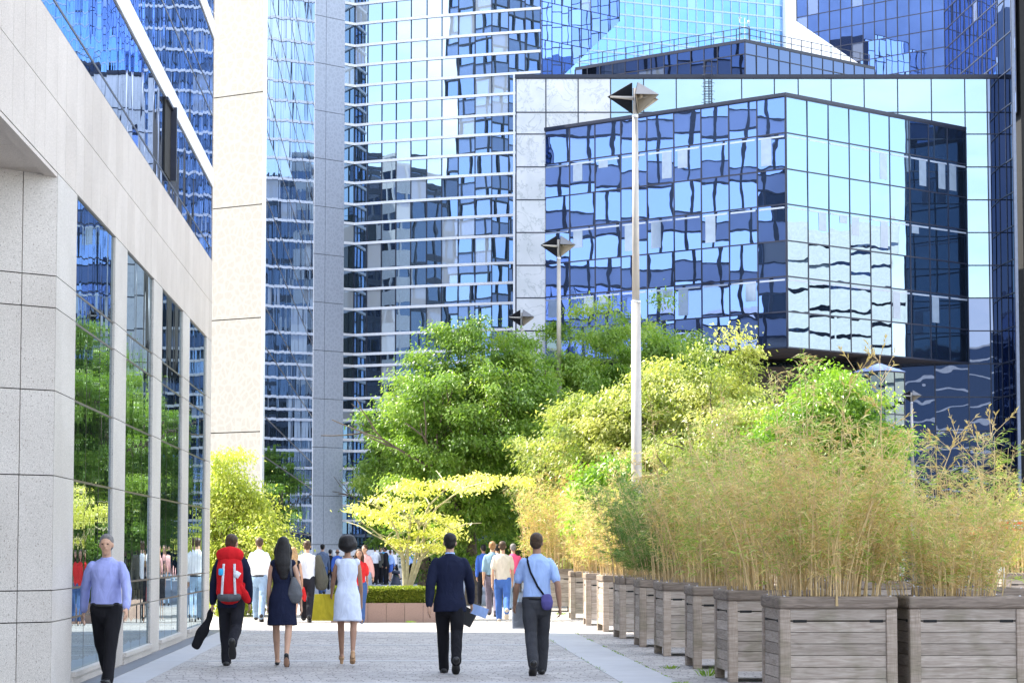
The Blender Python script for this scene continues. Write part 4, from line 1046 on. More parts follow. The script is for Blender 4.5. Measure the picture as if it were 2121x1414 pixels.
def bollard(px, Y, label):
    t = thing('bollard', label, 'bollard', (gx(px, Y), Y, 0), 0, 'dark bollards on the far plaza'); b = MB()
    b.tube([(0, 0, 0), (0, 0, .06), (0, 0, .5)], [.27, .24, .12], 16); b.build('base', M_MULL, t, True); b = MB(); b.tube([(0, 0, .5), (0, 0, .62), (0, 0, .66)], [.19, .20, .12], 16); b.build('cap', M_MULL, t, True)
bollard(820, 122, 'short dark bollard left of the golden tree stems'); bollard(862, 124, 'short dark bollard seen between the golden tree stems')
def banner(px, Y, y0, y1, w, label, cols):
    x = gx(px, Y); t = thing('banner_post', label, 'banner', (x, Y, 0)); za, zb = zat(x, Y, y1), zat(x, Y, y0); b = MB(); b.tube([(0, 0, 0), (0, 0, zb + .1)], .04, 8); b.build('post', M_METAL, t)
    for i, c in enumerate(cols):
        b = MB(); b.box((.05, -.01, za + (zb - za) * i / len(cols)), (.05 + w, .01, za + (zb - za) * (i + 1) / len(cols) - .01)); b.build('cloth', simple('banner_' + c[0], c[1], .6), t)
CR = ('red', (.5, .03, .03)); CB = ('blue', (.05, .12, .45)); CW = ('white', (.7, .7, .7)); CO = ('orange', (.7, .30, .03))
banner(1076, 112, 1105, 1146, .28, 'slim blue and red banner post behind the pink shirt', [CR, CB, CB, CW]); banner(1086, 113, 1102, 1145, .2, 'slim red and white banner post right of the blue one', [CR, CO, CW])
# red cafe signs seen through the bamboo on the right
x0 = gx(2072, 50); sg = thing('cafe_sign', 'orange-red sign with white lettering at the right edge above the bamboo', 'sign', (x0, 50, 0)); za, zb = zat(x0, 50, 1098), zat(x0, 50, 1079)
wS = gx(2135, 50) - x0; b = MB(); b.box((0, 0, za), (wS, .06, zb)); b.build('board', simple('orange_red_sign', (.75, .10, .03), .5), sg)
b = MB(); b.box((-.01, -.005, zb + .002), (wS, .065, zb + .03)); b.build('top_edge', M_WHITE, sg); b = MB(); b.tube([(.08, .09, 0), (.08, .09, za + .1)], .02, 8); b.tube([(wS - .08, .09, 0), (wS - .08, .09, za + .1)], .02, 8); b.build('posts', M_METAL, sg)
tx = bpy.data.curves.new('lettering', 'FONT'); tx.body = 'Bras'; tx.size = (zb - za) * .95; tx.extrude = .003; to = bpy.data.objects.new('lettering', tx); COL.objects.link(to); to.parent = sg
to.location = (wS * .27, -.008, za + (zb - za) * .2); to.rotation_euler = (math.pi / 2, 0, 0); tx.materials.append(M_WHITE)
dg = bpy.context.evaluated_depsgraph_get(); tm = bpy.data.meshes.new_from_object(to.evaluated_get(dg)); tl, tr_ = to.location.copy(), to.rotation_euler.copy(); bpy.data.objects.remove(to)
to = bpy.data.objects.new('lettering', tm); COL.objects.link(to); to.parent = sg; to.location = tl; to.rotation_euler = tr_
def awning(px0, px1, Y, yt, yb2, label):
    x0 = gx(px0, Y); x1 = gx(px1, Y); t = thing('red_awning', label, 'awning', (x0, Y, 0)); za, zb = zat(x0, Y, yb2), zat(x0, Y, yt); w = x1 - x0
    b = MB(); b.idx([(0, 0, za), (w, 0, za), (w, 1.6, zb), (0, 1.6, zb), (0, 0, za - .18), (w, 0, za - .18), (0, .03, za), (w, .03, za)], [(0, 1, 2, 3), (4, 5, 1, 0), (4, 5, 7, 6)]); b.build('canopy', simple('red_cloth', (.70, .03, .02), .7), t)
    b = MB()
    for u in (.06, w - .06): b.tube([(u, .04, 0), (u, .04, za - .01)], .03, 6)
    for u in (.06, w - .06): b.tube([(u, 1.6, 0), (u, 1.6, zb - .02)], .03, 6)
    b.build('posts', M_METAL, t)
awning(1962, 2010, 88, 1098, 1112, 'red awning glimpsed through the bamboo, the left one'); awning(2012, 2062, 90, 1090, 1106, 'red awning glimpsed through the bamboo, nearer the orange sign')
lowwall(1700, 2200, 118, 0, 3.4, 'podium_wall', 'dark podium wall below the dark glass at the right', simple('dark_podium', (.03, .035, .05), .5))
# ------------------------------------------------------------------ people
def cloth(name, col, var=.12):
    q = NT(name); v = q.co()
    w = q.n('ShaderNodeTexNoise'); w.inputs['Scale'].default_value = 5.5; w.inputs['Detail'].default_value = 3; w.inputs['Distortion'].default_value = 1.5; q.l(q.co(scale=(1.3, 1.3, .7)), w.inputs['Vector'])
    q.l(q.ramp(w.outputs['Fac'], [(.3, tuple(c * (1 - var) for c in col)), (.7, tuple(min(1, c * (1 + var)) for c in col))]), q.b.inputs['Base Color'])
    q.b.inputs['Roughness'].default_value = .85; q.b.inputs['Specular IOR Level'].default_value = .15
    q.l(q.bump(w.outputs['Fac'], .6, .03), q.b.inputs['Normal']); return q.m
_cl = {}
def CL(k, col=None):
    if k not in _cl: _cl[k] = cloth('cloth_' + k, col)
    return _cl[k]
for k, c in dict(navy=(.012, .016, .04), black=(.012, .012, .015), nearblack=(.02, .02, .026), white=(.74, .76, .80), paleblue=(.36, .50, .82), lavender=(.34, .38, .72), jeans=(.05, .10, .24), bluejeans=(.06, .14, .40), lightjeans=(.25, .36, .50),
                 charcoal=(.05, .052, .06), beige=(.62, .55, .44), denim=(.22, .34, .45), pink=(.75, .10, .22), red=(.62, .03, .03), salmon=(.70, .38, .36), greyblue=(.12, .16, .25), khaki=(.45, .35, .22), olive=(.09, .09, .075), purplegrey=(.16, .14, .19), cyan=(.05, .40, .70), maroon=(.30, .02, .06), royal=(.06, .14, .50), tan=(.55, .36, .20), brown=(.10, .05, .03), yellow=(.62, .50, .04), greybag=(.13, .135, .145), purple=(.10, .09, .28), whitedress=(.66, .72, .86)).items(): CL(k, c)
SK = {'light': simple('skin_light', (.52, .31, .21), .55, var=.08, nscale=9), 'tan': simple('skin_tan', (.36, .20, .13), .55, var=.08, nscale=9), 'dark': simple('skin_dark', (.14, .075, .05), .5, var=.1, nscale=9)}
HR = {'black': simple('hair_black', (.012, .010, .010), .5, var=.4, nscale=30, bump=.006), 'brown': simple('hair_brown', (.06, .035, .02), .5, var=.4, nscale=30, bump=.006), 'grey': simple('hair_grey', (.16, .15, .145), .6, var=.3, nscale=30, bump=.006), 'blond': simple('hair_blond', (.42, .26, .12), .5, var=.3, nscale=30, bump=.006), 'ginger': simple('hair_ginger', (.30, .16, .07), .5, var=.3, nscale=30, bump=.006)}
SHOE = {'black': simple('black_leather', (.012, .012, .013), .35, spec=.5), 'beige': simple('tan_leather', (.50, .30, .16), .5), 'brown': simple('brown_leather', (.09, .045, .025), .4), 'cream': simple('cream_shoe', (.50, .44, .36), .6)}
M_EYE = simple('eye_dark', (.02, .015, .012), .3)

def solid(b, name, mat, parent, vox, smooth=3, fold=0.0, seed=0, foldsc=9.0):
    """join overlapping closed lofts into one continuous surface"""
    me = b.mesh('tmp', mat); o = bpy.data.objects.new('tmp', me); COL.objects.link(o)
    m = o.modifiers.new('r', 'REMESH'); m.mode = 'VOXEL'; m.voxel_size = vox
    if smooth: s = o.modifiers.new('s', 'SMOOTH'); s.iterations = smooth; s.factor = .5
    dg = bpy.context.evaluated_depsgraph_get(); nm = bpy.data.meshes.new_from_object(o.evaluated_get(dg))
    bpy.data.objects.remove(o); bpy.data.meshes.remove(me)
    if fold:
        nm.update(); no = [v.normal.copy() for v in nm.vertices]
        for v, n in zip(nm.vertices, no):
            p = v.co; s = p.z * foldsc + noise.noise(Vector((p.x * 4 + seed, p.y * 4, p.z * 3))) * 3.2
            v.co = p + n * fold * (.5 + math.sin(s) * .5 + noise.noise(Vector((p.x * 9, p.y * 9 + seed, p.z * 7))))
    nm.name = name; nm.materials.clear(); nm.materials.append(mat)
    nm.polygons.foreach_set('use_smooth', [True] * len(nm.polygons)); nm.update()
    o = bpy.data.objects.new(name, nm); COL.objects.link(o); o.parent = parent; return o
V = Vector
def person(label, px, Y, H=1.78, rot=0.0, legs=((18, 4), (-16, 12)), arms=((-14, 9, 8), (16, 9, 12)), top='shirt', topc='white', sleeve='long', bot='trousers', botc='black', shoe='black', hair='short', hairc='brown', skin='light', group=None, female=False, vox=.012, lean=3, x=None, coat=None, grip=False, wide=1.0, heel=0, yoff=0, headturn=0, collar=True):
    """local frame: +Y is the way the person walks, +X their right hand side"""
    X = x if x is not None else gx(px, Y)
    t = thing('person', label, 'person', (X, Y, 0), R(rot), group); h = H; sd = random.randrange(1000)
    wf = (.90 if female else 1.0) * wide
    J = {}
    for i, (s, (a, k)) in enumerate(zip((-1, 1), legs)):
        hp = V((s * .052 * h * (1.05 if female else 1), 0, .53 * h)); a_, k_ = R(a), R(k)
        kn = hp + V((s * .004 * h, math.sin(a_), -math.cos(a_))) * .245 * h; kn.x = hp.x - s * .004 * h
        an = kn + V((0, math.sin(a_ - k_), -math.cos(a_ - k_))) * .245 * h; an.x = hp.x - s * .012 * h; J[s] = [hp, kn, an, a_ - k_]
    low = []
    for s in (-1, 1):
        hp, kn, an, sh = J[s]; fp = min(max(-sh * .9, -.35), 1.1) if sh < 0 else -min(sh, .25)      # foot pitch, heel up when the shank trails
        J[s].append(fp); toe = an + V((0, math.cos(fp) * .105 * h, -.040 * h * math.cos(fp) - math.sin(fp) * .105 * h)); hl = an + V((0, -.028 * h, -.040 * h)); low.append(min(toe.z, hl.z))
    dz = -min(low) + heel
    for s in (-1, 1):
        for q in range(3): J[s][q] = J[s][q] + V((0, 0, dz))
    hz_ = J[1][0].z; ln_ = R(lean)
    def T(x_, y_, z_): # torso point with lean; z_ as fraction above the hip
        zz = z_ * h; return V((x_ * h, y_ * h + math.sin(ln_) * zz, hz_ + math.cos(ln_) * zz))
    sh_w = .108 * wf; el = {}; 
    for s, (a, ab, eb) in zip((-1, 1), arms):
        ab = ab * .72; s0 = T(s * (sh_w - .012), 0, .268); a_, ab_, eb_ = R(a), R(ab), R(eb)
        u = V((s * math.sin(ab_), math.sin(a_) * math.cos(ab_), -math.cos(a_) * math.cos(ab_))); e_ = s0 + u * .175 * h
        a2 = a_ + eb_; l_ = V((s * math.sin(ab_) * .35, math.sin(a2), -math.cos(a2))).normalized(); w_ = e_ + l_ * .148 * h; el[s] = (s0, e_, w_, l_)
    b = MB(); F3 = 1.0 if not female else .88
    tors = [(-.045, .088 * (1.08 if female else 1), .060), (.0, .092 * (1.06 if female else 1), .066), (.06, .080 * F3, .058), (.12, .074 * F3, .052), (.19, .088 * F3, .060), (.245, .090 * wf, .056), (.280, .080 * wf, .046), (.300, .055 * wf, .038), (.315, .036, .030)]
    b.tube([T(0, -.006 if z < .03 else 0, z) for z, _, _ in tors], [(rx * h - .008, ry * h - .008) for _, rx, ry in tors], 18, side=(1, 0, 0), round_=True)
    for s in (-1, 1):
        hp, kn, an, sh, fp = J[s]; lf = .90 if female else 1
        b.tube([hp + V((0, 0, .02)), hp.lerp(kn, .35), hp.lerp(kn, .75), kn, kn.lerp(an, .25) + V((0, -.006, 0)), kn.lerp(an, .6), an], [.050*h*lf, .047*h*lf, .036*h*lf, .030*h*lf, .031*h*lf, .025*h*lf, .019*h*lf], 14, side=(1, 0, 0), round_=True)
        fd = V((0, math.cos(fp), -math.sin(fp))); fu = V((0, math.sin(fp), math.cos(fp)))
        b.tube([an - fd * .022*h - fu * .014*h, an + fd * .03*h - fu * .016*h, an + fd * .075*h - fu * .026*h, an + fd * .105*h - fu * .031*h], [(.018*h, .020*h), (.021*h, .020*h), (.025*h, .013*h), (.020*h, .009*h)], 12, side=(1, 0, 0), round_=True)
        s0, e_, w_, l_ = el[s]; af = .82 if female else 1
        b.tube([s0 + V((-s * .01, 0, -.004 * h)), s0.lerp(e_, .3), s0.lerp(e_, .8), e_, e_.lerp(w_, .3), e_.lerp(w_, .75), w_], [.026*h*af, .028*h*af, .023*h*af, .022*h*af, .023*h*af, .017*h*af, (.014*h*af, .014*h*af)], 12, round_=True)
        # hand: palm, four fingers of different length, thumb from the side of the palm
        pn = V((-s, 0, 0)); fwd = V((0, 1, 0)); fwd = (fwd - l_ * fwd.dot(l_)).normalized(); pn = l_.cross(fwd) * (1 if l_.cross(fwd).dot(V((-s, 0, 0))) > 0 else -1)
        pc0 = w_ + l_ * .028 * h; b.tube([w_ + l_ * .002 * h, pc0, w_ + l_ * .052 * h], [(.013*h, .010*h), (.022*h, .011*h), (.023*h, .010*h)], 10, side=tuple(fwd), round_=True)
        cu = 1.25 if grip else .55
        for fi, (o_, fl) in enumerate(((.017, .040), (.006, .045), (-.005, .042), (-.016, .033))):
            k0 = w_ + l_ * .052 * h + fwd * o_ * h; c1 = R(22 * cu + fi * 3); c2 = R(52 * cu + fi * 5); 
            d1 = l_ * math.cos(c1) + pn * math.sin(c1); d2 = l_ * math.cos(c2) + pn * math.sin(c2); m_ = k0 + d1 * fl * h * .5
            b.tube([k0 - l_ * .01 * h, k0, m_, m_ + d2 * fl * h * .45], [.0050*h, .0050*h, .0046*h, .0038*h], 7, round_=True)
        td = (l_ * .75 + fwd * .6 + pn * .35).normalized(); k0 = w_ + l_ * .016 * h + fwd * .014 * h
        b.tube([k0, k0 + td * .025 * h, k0 + td * .040 * h + l_ * .004 * h], [.0065*h, .0058*h, .0045*h], 7, round_=True)
    hc = T(0, .012, .405); ht = Matrix.Rotation(R(headturn), 3, 'Z')
    b.tube([T(0, -.004, .29), T(0, .0, .34), hc - V((0, 0, .03 * h))], [.034*h*(.85 if female else 1), .030*h*(.85 if female else 1), .030*h], 12, side=(1, 0, 0), round_=True)
    def hp_(x_, y_, z_): return hc + ht @ V((x_ * h, y_ * h, z_ * h))
    b.ball(hp_(0, -.006, .014), .043*h, .053*h, .052*h, 16, 12)
    b.tube([hp_(0, .012, .0), hp_(0, .018, -.028), hp_(0, .024, -.050)], [(.038*h, .036*h), (.032*h, .030*h), (.019*h, .017*h)], 14, side=(1, 0, 0), round_=True)
    b.tube([hp_(0, .046, .010), hp_(0, .056, -.010)], [.006*h, .0085*h], 8, round_=True)            # nose
    b.tube([hp_(-.022, .044, .014), hp_(0, .049, .016), hp_(.022, .044, .014)], .005*h, 6, round_=True)   # brow
    b.tube([hp_(-.012, .047, -.027), hp_(.012, .047, -.027)], .0045*h, 6, round_=True)                # lips
    for s in (-1, 1): b.ball(hp_(s * .044, -.002, -.002), .006*h, .011*h, .018*h, 8, 6)
    body = solid(b, 'body', SK[skin], t, vox, 2)
    for s in (-1, 1):
        e = MB(); e.ball(hp_(s * .017, .0455, .006), .0065*h, .004*h, .0035*h, 8, 6); e.build('eye', M_EYE, t)
    # hair
    b = MB()
    if hair == 'bald': b.tube([hp_(-.042, .005, .0), hp_(-.030, -.040, -.006), hp_(0, -.057, -.008), hp_(.030, -.040, -.006), hp_(.042, .005, .0)], [(.012*h, .022*h)] * 5, 10, side=(0, 0, 1), round_=True)
    else:
        b.ball(hp_(0, -.013, .024), .0475*h, .054*h, .050*h, 16, 12); b.ball(hp_(0, -.028, .0), .042*h, .036*h, .042*h, 14, 10)
        if hair == 'bob': b.ball(hp_(0, -.020, .004), .062*h, .062*h, .066*h, 16, 12)
        if hair == 'long': 
            b.tube([hp_(0, -.03, .02), hp_(0, -.046, -.05), T(0, -.052, .26), T(.01, -.058, .16)], [(.046*h, .034*h), (.056*h, .03*h), (.062*h, .026*h), (.030*h, .014*h)], 14, side=(1, 0, 0), round_=True)
            for s in (-1, 1): b.tube([hp_(s*.04, -.01, .01), hp_(s*.05, -.01, -.05), T(s*.048, .0, .27)], [.018*h, .022*h, .014*h], 10, round_=True)
        if hair == 'bun': b.ball(hp_(0, -.06, .03), .024*h, .024*h, .024*h)
        if hair == 'curly': b.ball(hp_(0, -.016, .016), .073*h, .070*h, .070*h, 16, 12)
    ho = solid(b, 'hair', HR[hairc], t, vox, 1, fold=.004 if hair != 'curly' else .016, seed=sd, foldsc=40)
    # shirt / jacket / dress
    inf = .008 if top in ('tee', 'shirt', 'polo', 'dress') else .014
    b = MB()
    if top == 'jacket': prof = [(-.085, .106 * wf, .088), (-.03, .104 * wf, .084), (.05, .089 * wf, .068), (.12, .086 * wf, .062), (.19, .097 * wf, .066), (.245, .106 * wf, .064), (.280, .094 * wf, .055), (.300, .068 * wf, .046), (.316, .044, .040)]
    elif top == 'dress': prof = [(-.205, .116, .092), (-.12, .108, .084), (-.04, .104, .076), (.01, .100, .072), (.06, .084, .062), (.115, .074, .054), (.18, .086, .061), (.25, .090 * wf, .056), (.280, .078 * wf, .046), (.295, .060 * wf, .036)]
    else: prof = [(-.02 if bot != 'trousers' or top in ('tee', 'polo') else .012, .094 * wf, .067), (.05, .092 * wf, .066), (.12, .089 * wf, .062), (.19, .097 * wf, .065), (.245, .101 * wf, .061), (.280, .088 * wf, .052), (.300, .062 * wf, .043), (.316, .042, .036)]
    b.tube([T(0, -.004, z) for z, _, _ in prof], [(rx * h, ry * h) for _, rx, ry in prof], 20, side=(1, 0, 0), round_=False)
    for s in (-1, 1):
        s0, e_, w_, l_ = el[s]
        if sleeve == 'none': b.ball(s0 + V((-s * .012 * h, 0, .0)), .026*h, .034*h, .030*h)
        else:
            j = 1.0 if top != 'jacket' else 1.12
            P = [s0 + V((-s * .012 * h, 0, 0)), s0.lerp(e_, .35), s0.lerp(e_, .72)]; Rr = [.031*h*j, .034*h*j, .033*h*j]
            if sleeve == 'long': P += [e_, e_.lerp(w_, .4), e_.lerp(w_, .93)]; Rr += [.032*h*j, .029*h*j, .022*h*j]
            if sleeve == 'rolled': P += [e_, e_.lerp(w_, .12)]; Rr += [.031*h, .030*h]
            b.tube(P, Rr, 14, round_=True)
    if collar and top in ('shirt', 'jacket', 'polo'): b.tube([T(0, -.002, .30), T(0, .001, .325)], [(.044*h, .040*h), (.036*h, .035*h)], 14, side=(1, 0, 0))
    if top != 'none': solid(b, {'jacket': 'jacket', 'dress': 'dress', 'tee': 't_shirt', 'polo': 'polo_shirt', 'shirt': 'shirt'}[top], CL(topc), t, vox, 3, fold=.006 if top != 'jacket' else .003, seed=sd)
    if top == 'jacket':
        c = MB(); c.tube([T(0, .0, .308), T(0, .003, .336)], [(.037*h, .036*h), (.034*h, .033*h)], 16, side=(1, 0, 0)); c.build('shirt_collar', CL('paleblue'), t, True)
    if bot in ('trousers', 'shorts'):
        b = MB(); b.tube([T(0, -.006, z) for z in (-.055, -.015, .016)], [(.094*h*wf, .070*h), (.098*h*wf, .074*h), (.083*h*wf, .059*h)], 20, side=(1, 0, 0), round_=True)
        for s in (-1, 1):
            hp, kn, an, sh, fp = J[s]; e = hp.lerp(kn, .9) if bot == 'shorts' else an + V((0, 0, -.012 * h))
            P = [hp + V((0, -.004, .0)), hp.lerp(kn, .35), hp.lerp(kn, .8)]; Rr = [(.055*h, .062*h), (.054*h, .060*h), (.045*h, .048*h)]
            if bot == 'trousers': P += [kn, kn.lerp(an, .35) + V((0, -.008, 0)), kn.lerp(an, .75), e]; Rr += [.042*h, .042*h, .037*h, (.034*h, .039*h)]
            b.tube(P, Rr, 14, side=(1, 0, 0), round_=True)
        solid(b, 'trousers' if bot == 'trousers' else 'shorts', CL(botc), t, vox, 3, fold=.006, seed=sd + 5, foldsc=13)
        if top == 'shirt': c = MB(); c.tube([T(0, -.004, .004), T(0, -.004, .024)], [(.100*h*wf, .0745*h)] * 2, 24, side=(1, 0, 0)); c.build('belt', SHOE['black'], t, True)
    for s in (-1, 1):
        hp, kn, an, sh, fp = J[s]; fd = V((0, math.cos(fp), -math.sin(fp))); fu = V((0, math.sin(fp), math.cos(fp))); b = MB()
        b.tube([an - fd * .027*h - fu * .018*h, an + fd * .03*h - fu * .019*h, an + fd * .08*h - fu * .028*h, an + fd * .115*h - fu * .032*h], [(.026*h, .025*h), (.027*h, .024*h), (.032*h, .017*h), (.026*h, .011*h)] if not female else [(.019*h, .016*h), (.021*h, .013*h), (.025*h, .010*h), (.019*h, .007*h)], 14, side=(1, 0, 0), round_=True)
        if heel: b.tube([an - fd * .02*h - fu * .02*h, an - fd * .02*h - fu * (.04*h + heel)], [.018*h, .014*h], 10); b.tube([an + fd*.06*h - fu*(.032*h + heel*.4), an + fd*.1*h - fu*(.034*h + heel*.4)], [(.024*h, heel*.5)] * 2, 10, side=(1, 0, 0), round_=True)
        solid(b, 'shoe', SHOE[shoe], t, max(vox * .8, .007), 1)
    t['_h'] = 0; del t['_h']
    return t, dict(T=T, el=el, hc=hc, J=J, hz=hz_)
def held(t, pl):  # local person point -> world
    return Matrix.Translation(t.location) @ Matrix.Rotation(t.rotation_euler.z, 4, 'Z') @ Vector(pl)
random.seed(77)
# --- the foreground walkers
pA, iA = person('man in lavender shirt walking towards the camera close to the left windows', 222, 31.0, 1.80, 176, legs=((20, 4), (-20, 26)), arms=((26, 20, 10), (-26, 22, 16)), topc='lavender', botc='black', hair='short', hairc='grey', vox=.009, wide=1.08)
pB, iB = person('man in dark suit carrying a large red backpack, seen from behind', 480, 36.0, 1.80, -2, legs=((10, 3), (-20, 44)), arms=((-6, 16, 6), (8, 12, 8)), top='jacket', topc='navy', botc='nearblack', hairc='brown', vox=.009, grip=True, headturn=-25)
pC, iC = person('woman in short navy and black dress with long dark hair, seen from behind', 586, 36.0, 1.77, 0, legs=((14, 3), (-14, 26)), arms=((4, 9, 4), (-8, 20, 12)), top='dress', topc='navy', sleeve='none', bot=None, hair='long', hairc='black', female=True, vox=.009, shoe='black')
pD, iD = person('woman in white sleeveless dress and tan platform sandals, seen from behind', 720, 36.2, 1.70, 2, legs=((12, 3), (-12, 20)), arms=((20, 14, 35), (4, 10, 10)), top='dress', topc='whitedress', sleeve='none', bot=None, hair='curly', hairc='black', skin='tan', female=True, vox=.009, shoe='beige', heel=.05)
pE, iE = person('man in dark navy suit seen from behind, centre of the walkway', 932, 33.8, 1.80, 0, legs=((12, 4), (-16, 26)), arms=((-18, 14, 4), (16, 17, 16)), top='jacket', topc='navy', botc='black', hairc='black', vox=.009, wide=1.12, grip=False)
pF, iF = person('man in pale blue short-sleeved shirt with a shoulder bag, seen from behind', 1112, 33.3, 1.80, 1, legs=((-14, 24), (13, 4)), arms=((12, 17, 18), (-18, 20, 14)), topc='paleblue', sleeve='short', botc='charcoal', hairc='brown', skin='tan', vox=.009, grip=True, wide=1.05, headturn=-10)
# --- second row
person('man in white shirt and pale jeans walking between the backpacker and the woman in navy', 537, 58.5, 1.85, 0, topc='white', botc='lightjeans', hairc='brown', vox=.014, arms=((12, 10, 8), (-12, 10, 12)))
pG, iG = person('long-haired blonde woman in a dark dress carrying a red cardigan', 607, 57.7, 1.64, 0, top='dress', topc='nearblack', sleeve='none', bot=None, hair='long', hairc='blond', female=True, vox=.013, arms=((10, 10, 20), (-10, 14, 30)))
pH, iH = person('man in white t-shirt with a grey jacket over his arm', 636, 58.0, 1.78, 0, top='tee', topc='white', sleeve='short', botc='nearblack', hairc='brown', vox=.013, arms=((-8, 12, 12), (10, 14, 75)))
person('man in blue grey shirt walking away before the pebble pier', 668, 92, 1.80, 0, topc='greyblue', botc='jeans', hairc='black', vox=.02)
person('small dark haired person in black, just left of the woman in white', 684, 104, 1.62, 0, topc='nearblack', botc='nearblack', hair='bun', hairc='black', female=True, vox=.022)
person('person in royal blue top, next to the small one in black', 699, 100, 1.62, 0, topc='royal', botc='black', hair='bald', hairc='black', skin='tan', vox=.022)
person('person in red t-shirt facing the camera, behind the woman in white', 744, 56, 1.60, 180, top='tee', topc='red', sleeve='short', botc='jeans', hair='long', hairc='brown', female=True, skin='tan', vox=.014)
person('person in salmon pink shirt and grey trousers beside the red t-shirt', 757, 74, 1.72, 150, topc='salmon', botc='lightjeans', hairc='brown', vox=.016)
person('man in white shirt and black trousers, hand on hip, left of the talking group', 777, 122, 1.76, 8, legs=((3, 1), (-3, 1)), arms=((-20, 30, 70), (30, 20, 60)), topc='white', botc='black', hairc='black', vox=.024)
person('grey-haired man in dark suit at the middle of the talking group', 789, 125, 1.74, 150, legs=((2, 0), (-2, 0)), top='jacket', topc='olive', botc='black', hair='bald', hairc='grey', skin='tan', vox=.024)
person('man in black suit at the right of the talking group', 800, 122, 1.74, 70, legs=((2, 0), (-2, 0)), top='jacket', topc='black', botc='black', hairc='black', skin='tan', vox=.024)
person('person in bright cyan top hidden behind the talking group', 795, 129, 1.78, 180, legs=((2, 0), (-2, 0)), topc='cyan', botc='jeans', hairc='black', vox=.026)
pI, iI = person('woman in pale blue shirt and blue shorts with a small black bag', 808, 131, 1.60, -20, topc='paleblue', sleeve='long', bot='shorts', botc='royal', hair='short', hairc='brown', female=True, vox=.026)
person('distant person in dark skirt walking past the pale railing', 818, 137, 1.62, 60, top='tee', topc='white', bot='shorts', botc='black', hairc='brown', sleeve='short', vox=.028)
person('man in white shirt walking far off, framed by the golden tree stems', 855, 128, 1.72, 15, topc='paleblue', botc='black', hairc='black', vox=.024)
person('man in black polo and khaki trousers facing the camera beyond the hedge', 879, 82, 1.62, 182, legs=((5, 2), (-8, 8)), top='polo', topc='black', sleeve='short', botc='khaki', hairc='black', skin='tan', vox=.016)
person('person in black behind the man in the black polo', 893, 92, 1.66, 0, topc='black', botc='black', hairc='black', vox=.018)
person('dark-haired woman in black facing the camera, left of the navy suit', 910, 88, 1.64, 178, top='tee', topc='black', sleeve='short', botc='nearblack', hair='long', hairc='black', skin='light', female=True, vox=.018)
person('blonde woman in maroon top standing in the tree shade', 976, 110, 1.70, 90, legs=((2, 0), (-2, 0)), top='tee', topc='maroon', sleeve='short', botc='black', hair='short', hairc='blond', female=True, vox=.024, arms=((20, 10, 50), (20, 10, 50)))
person('bald man in dark jacket and white shirt facing the camera in the tree shade', 986, 106, 1.60, 185, legs=((2, 0), (-2, 0)), top='jacket', topc='black', botc='black', hair='bald', hairc='grey', vox=.024)
person('dark-haired man in blue shirt and dark trousers behind the navy suit', 1002, 74, 1.74, 10, topc='royal', botc='nearblack', hairc='black', skin='tan', vox=.016)
person('short-haired man in rolled denim shirt and mauve trousers, seen from behind', 1020, 62.8, 1.78, 0, topc='denim', sleeve='rolled', botc='purplegrey', hairc='ginger', vox=.013)
person('man in beige t-shirt and blue jeans walking away, sunlit', 1041, 58.5, 1.79, 0, legs=((12, 3), (-18, 35)), top='tee', topc='beige', sleeve='short', botc='bluejeans', shoe='cream', hairc='brown', vox=.013, wide=1.08)
person('dark-haired person in black mostly hidden behind the beige t-shirt', 1030, 72, 1.74, 0, topc='white', botc='black', hairc='black', vox=.016)
person('person in bright pink shirt and pale jeans right of the beige t-shirt', 1063, 68, 1.74, 0, topc='pink', botc='lightjeans', hairc='grey', vox=.015)
person('person in white shirt seen through the bamboo at the far right', 2062, 70, 1.70, 0, topc='white', botc='lightjeans', hairc='brown', vox=.016)
person('person in pale blue shirt glimpsed left of the white shirt through the bamboo', 2025, 74, 1.72, 180, topc='paleblue', botc='jeans', hairc='brown', vox=.016)
person('person in red top glimpsed low through the bamboo', 1954, 72, 1.55, 180, top='tee', topc='red', sleeve='short', botc='jeans', hairc='brown', vox=.016)

# --- things they carry
def carried(name, label, cat, owner): t = thing(name, label, cat, owner.location, owner.rotation_euler.z); return t
T = iB['T']; bp = carried('hiking_backpack', 'large red hiking backpack with grey pockets on the back of the dark-suited man', 'backpack', pB)
M_RED = cloth('red_nylon', (.60, .015, .02)); M_GNY = cloth('grey_nylon', (.10, .10, .11))
h = 1.8
b = MB(); b.tube([T(0, -.135, z) for z in (.0, .03, .12, .22, .27)], [(.085*h, .055*h), (.098*h, .075*h), (.100*h, .080*h), (.098*h, .072*h), (.088*h, .055*h)], 20, side=(1, 0, 0), round_=True); solid(b, 'main_sack', M_RED, bp, .010, 2, fold=.008, seed=3)
b = MB(); b.tube([T(-.062, -.14, .315), T(0, -.15, .322), T(.062, -.14, .315)], [(.042*h, .05*h), (.05*h, .058*h), (.042*h, .05*h)], 16, round_=True); solid(b, 'lid_pocket', M_RED, bp, .010, 2, fold=.008, seed=9)
b = MB(); b.tube([T(-.06, -.17, .0), T(0, -.19, -.005), T(.06, -.17, .0)], [(.040*h, .032*h)] * 3, 14, round_=True); solid(b, 'bottom_pocket', M_GNY, bp, .010, 2)
for s in (-1, 1):
    b = MB(); b.tube([T(s*.05, -.215, .02), T(s*.045, -.222, .12), T(s*.04, -.20, .25)], [(.009*h, .003*h)] * 3, 6, side=(1, 0, 0)); b.build('compression_strap', M_WHITE2, bp)
    b = MB(); b.tube([T(s*.06, -.07, .29), T(s*.068, .02, .318), T(s*.072, .068, .26), T(s*.085, .03, .12), T(s*.09, -.06, .05)], [(.018*h, .006*h)] * 5, 8, side=(1, 0, 0)); b.build('shoulder_strap', M_RED, bp, True)
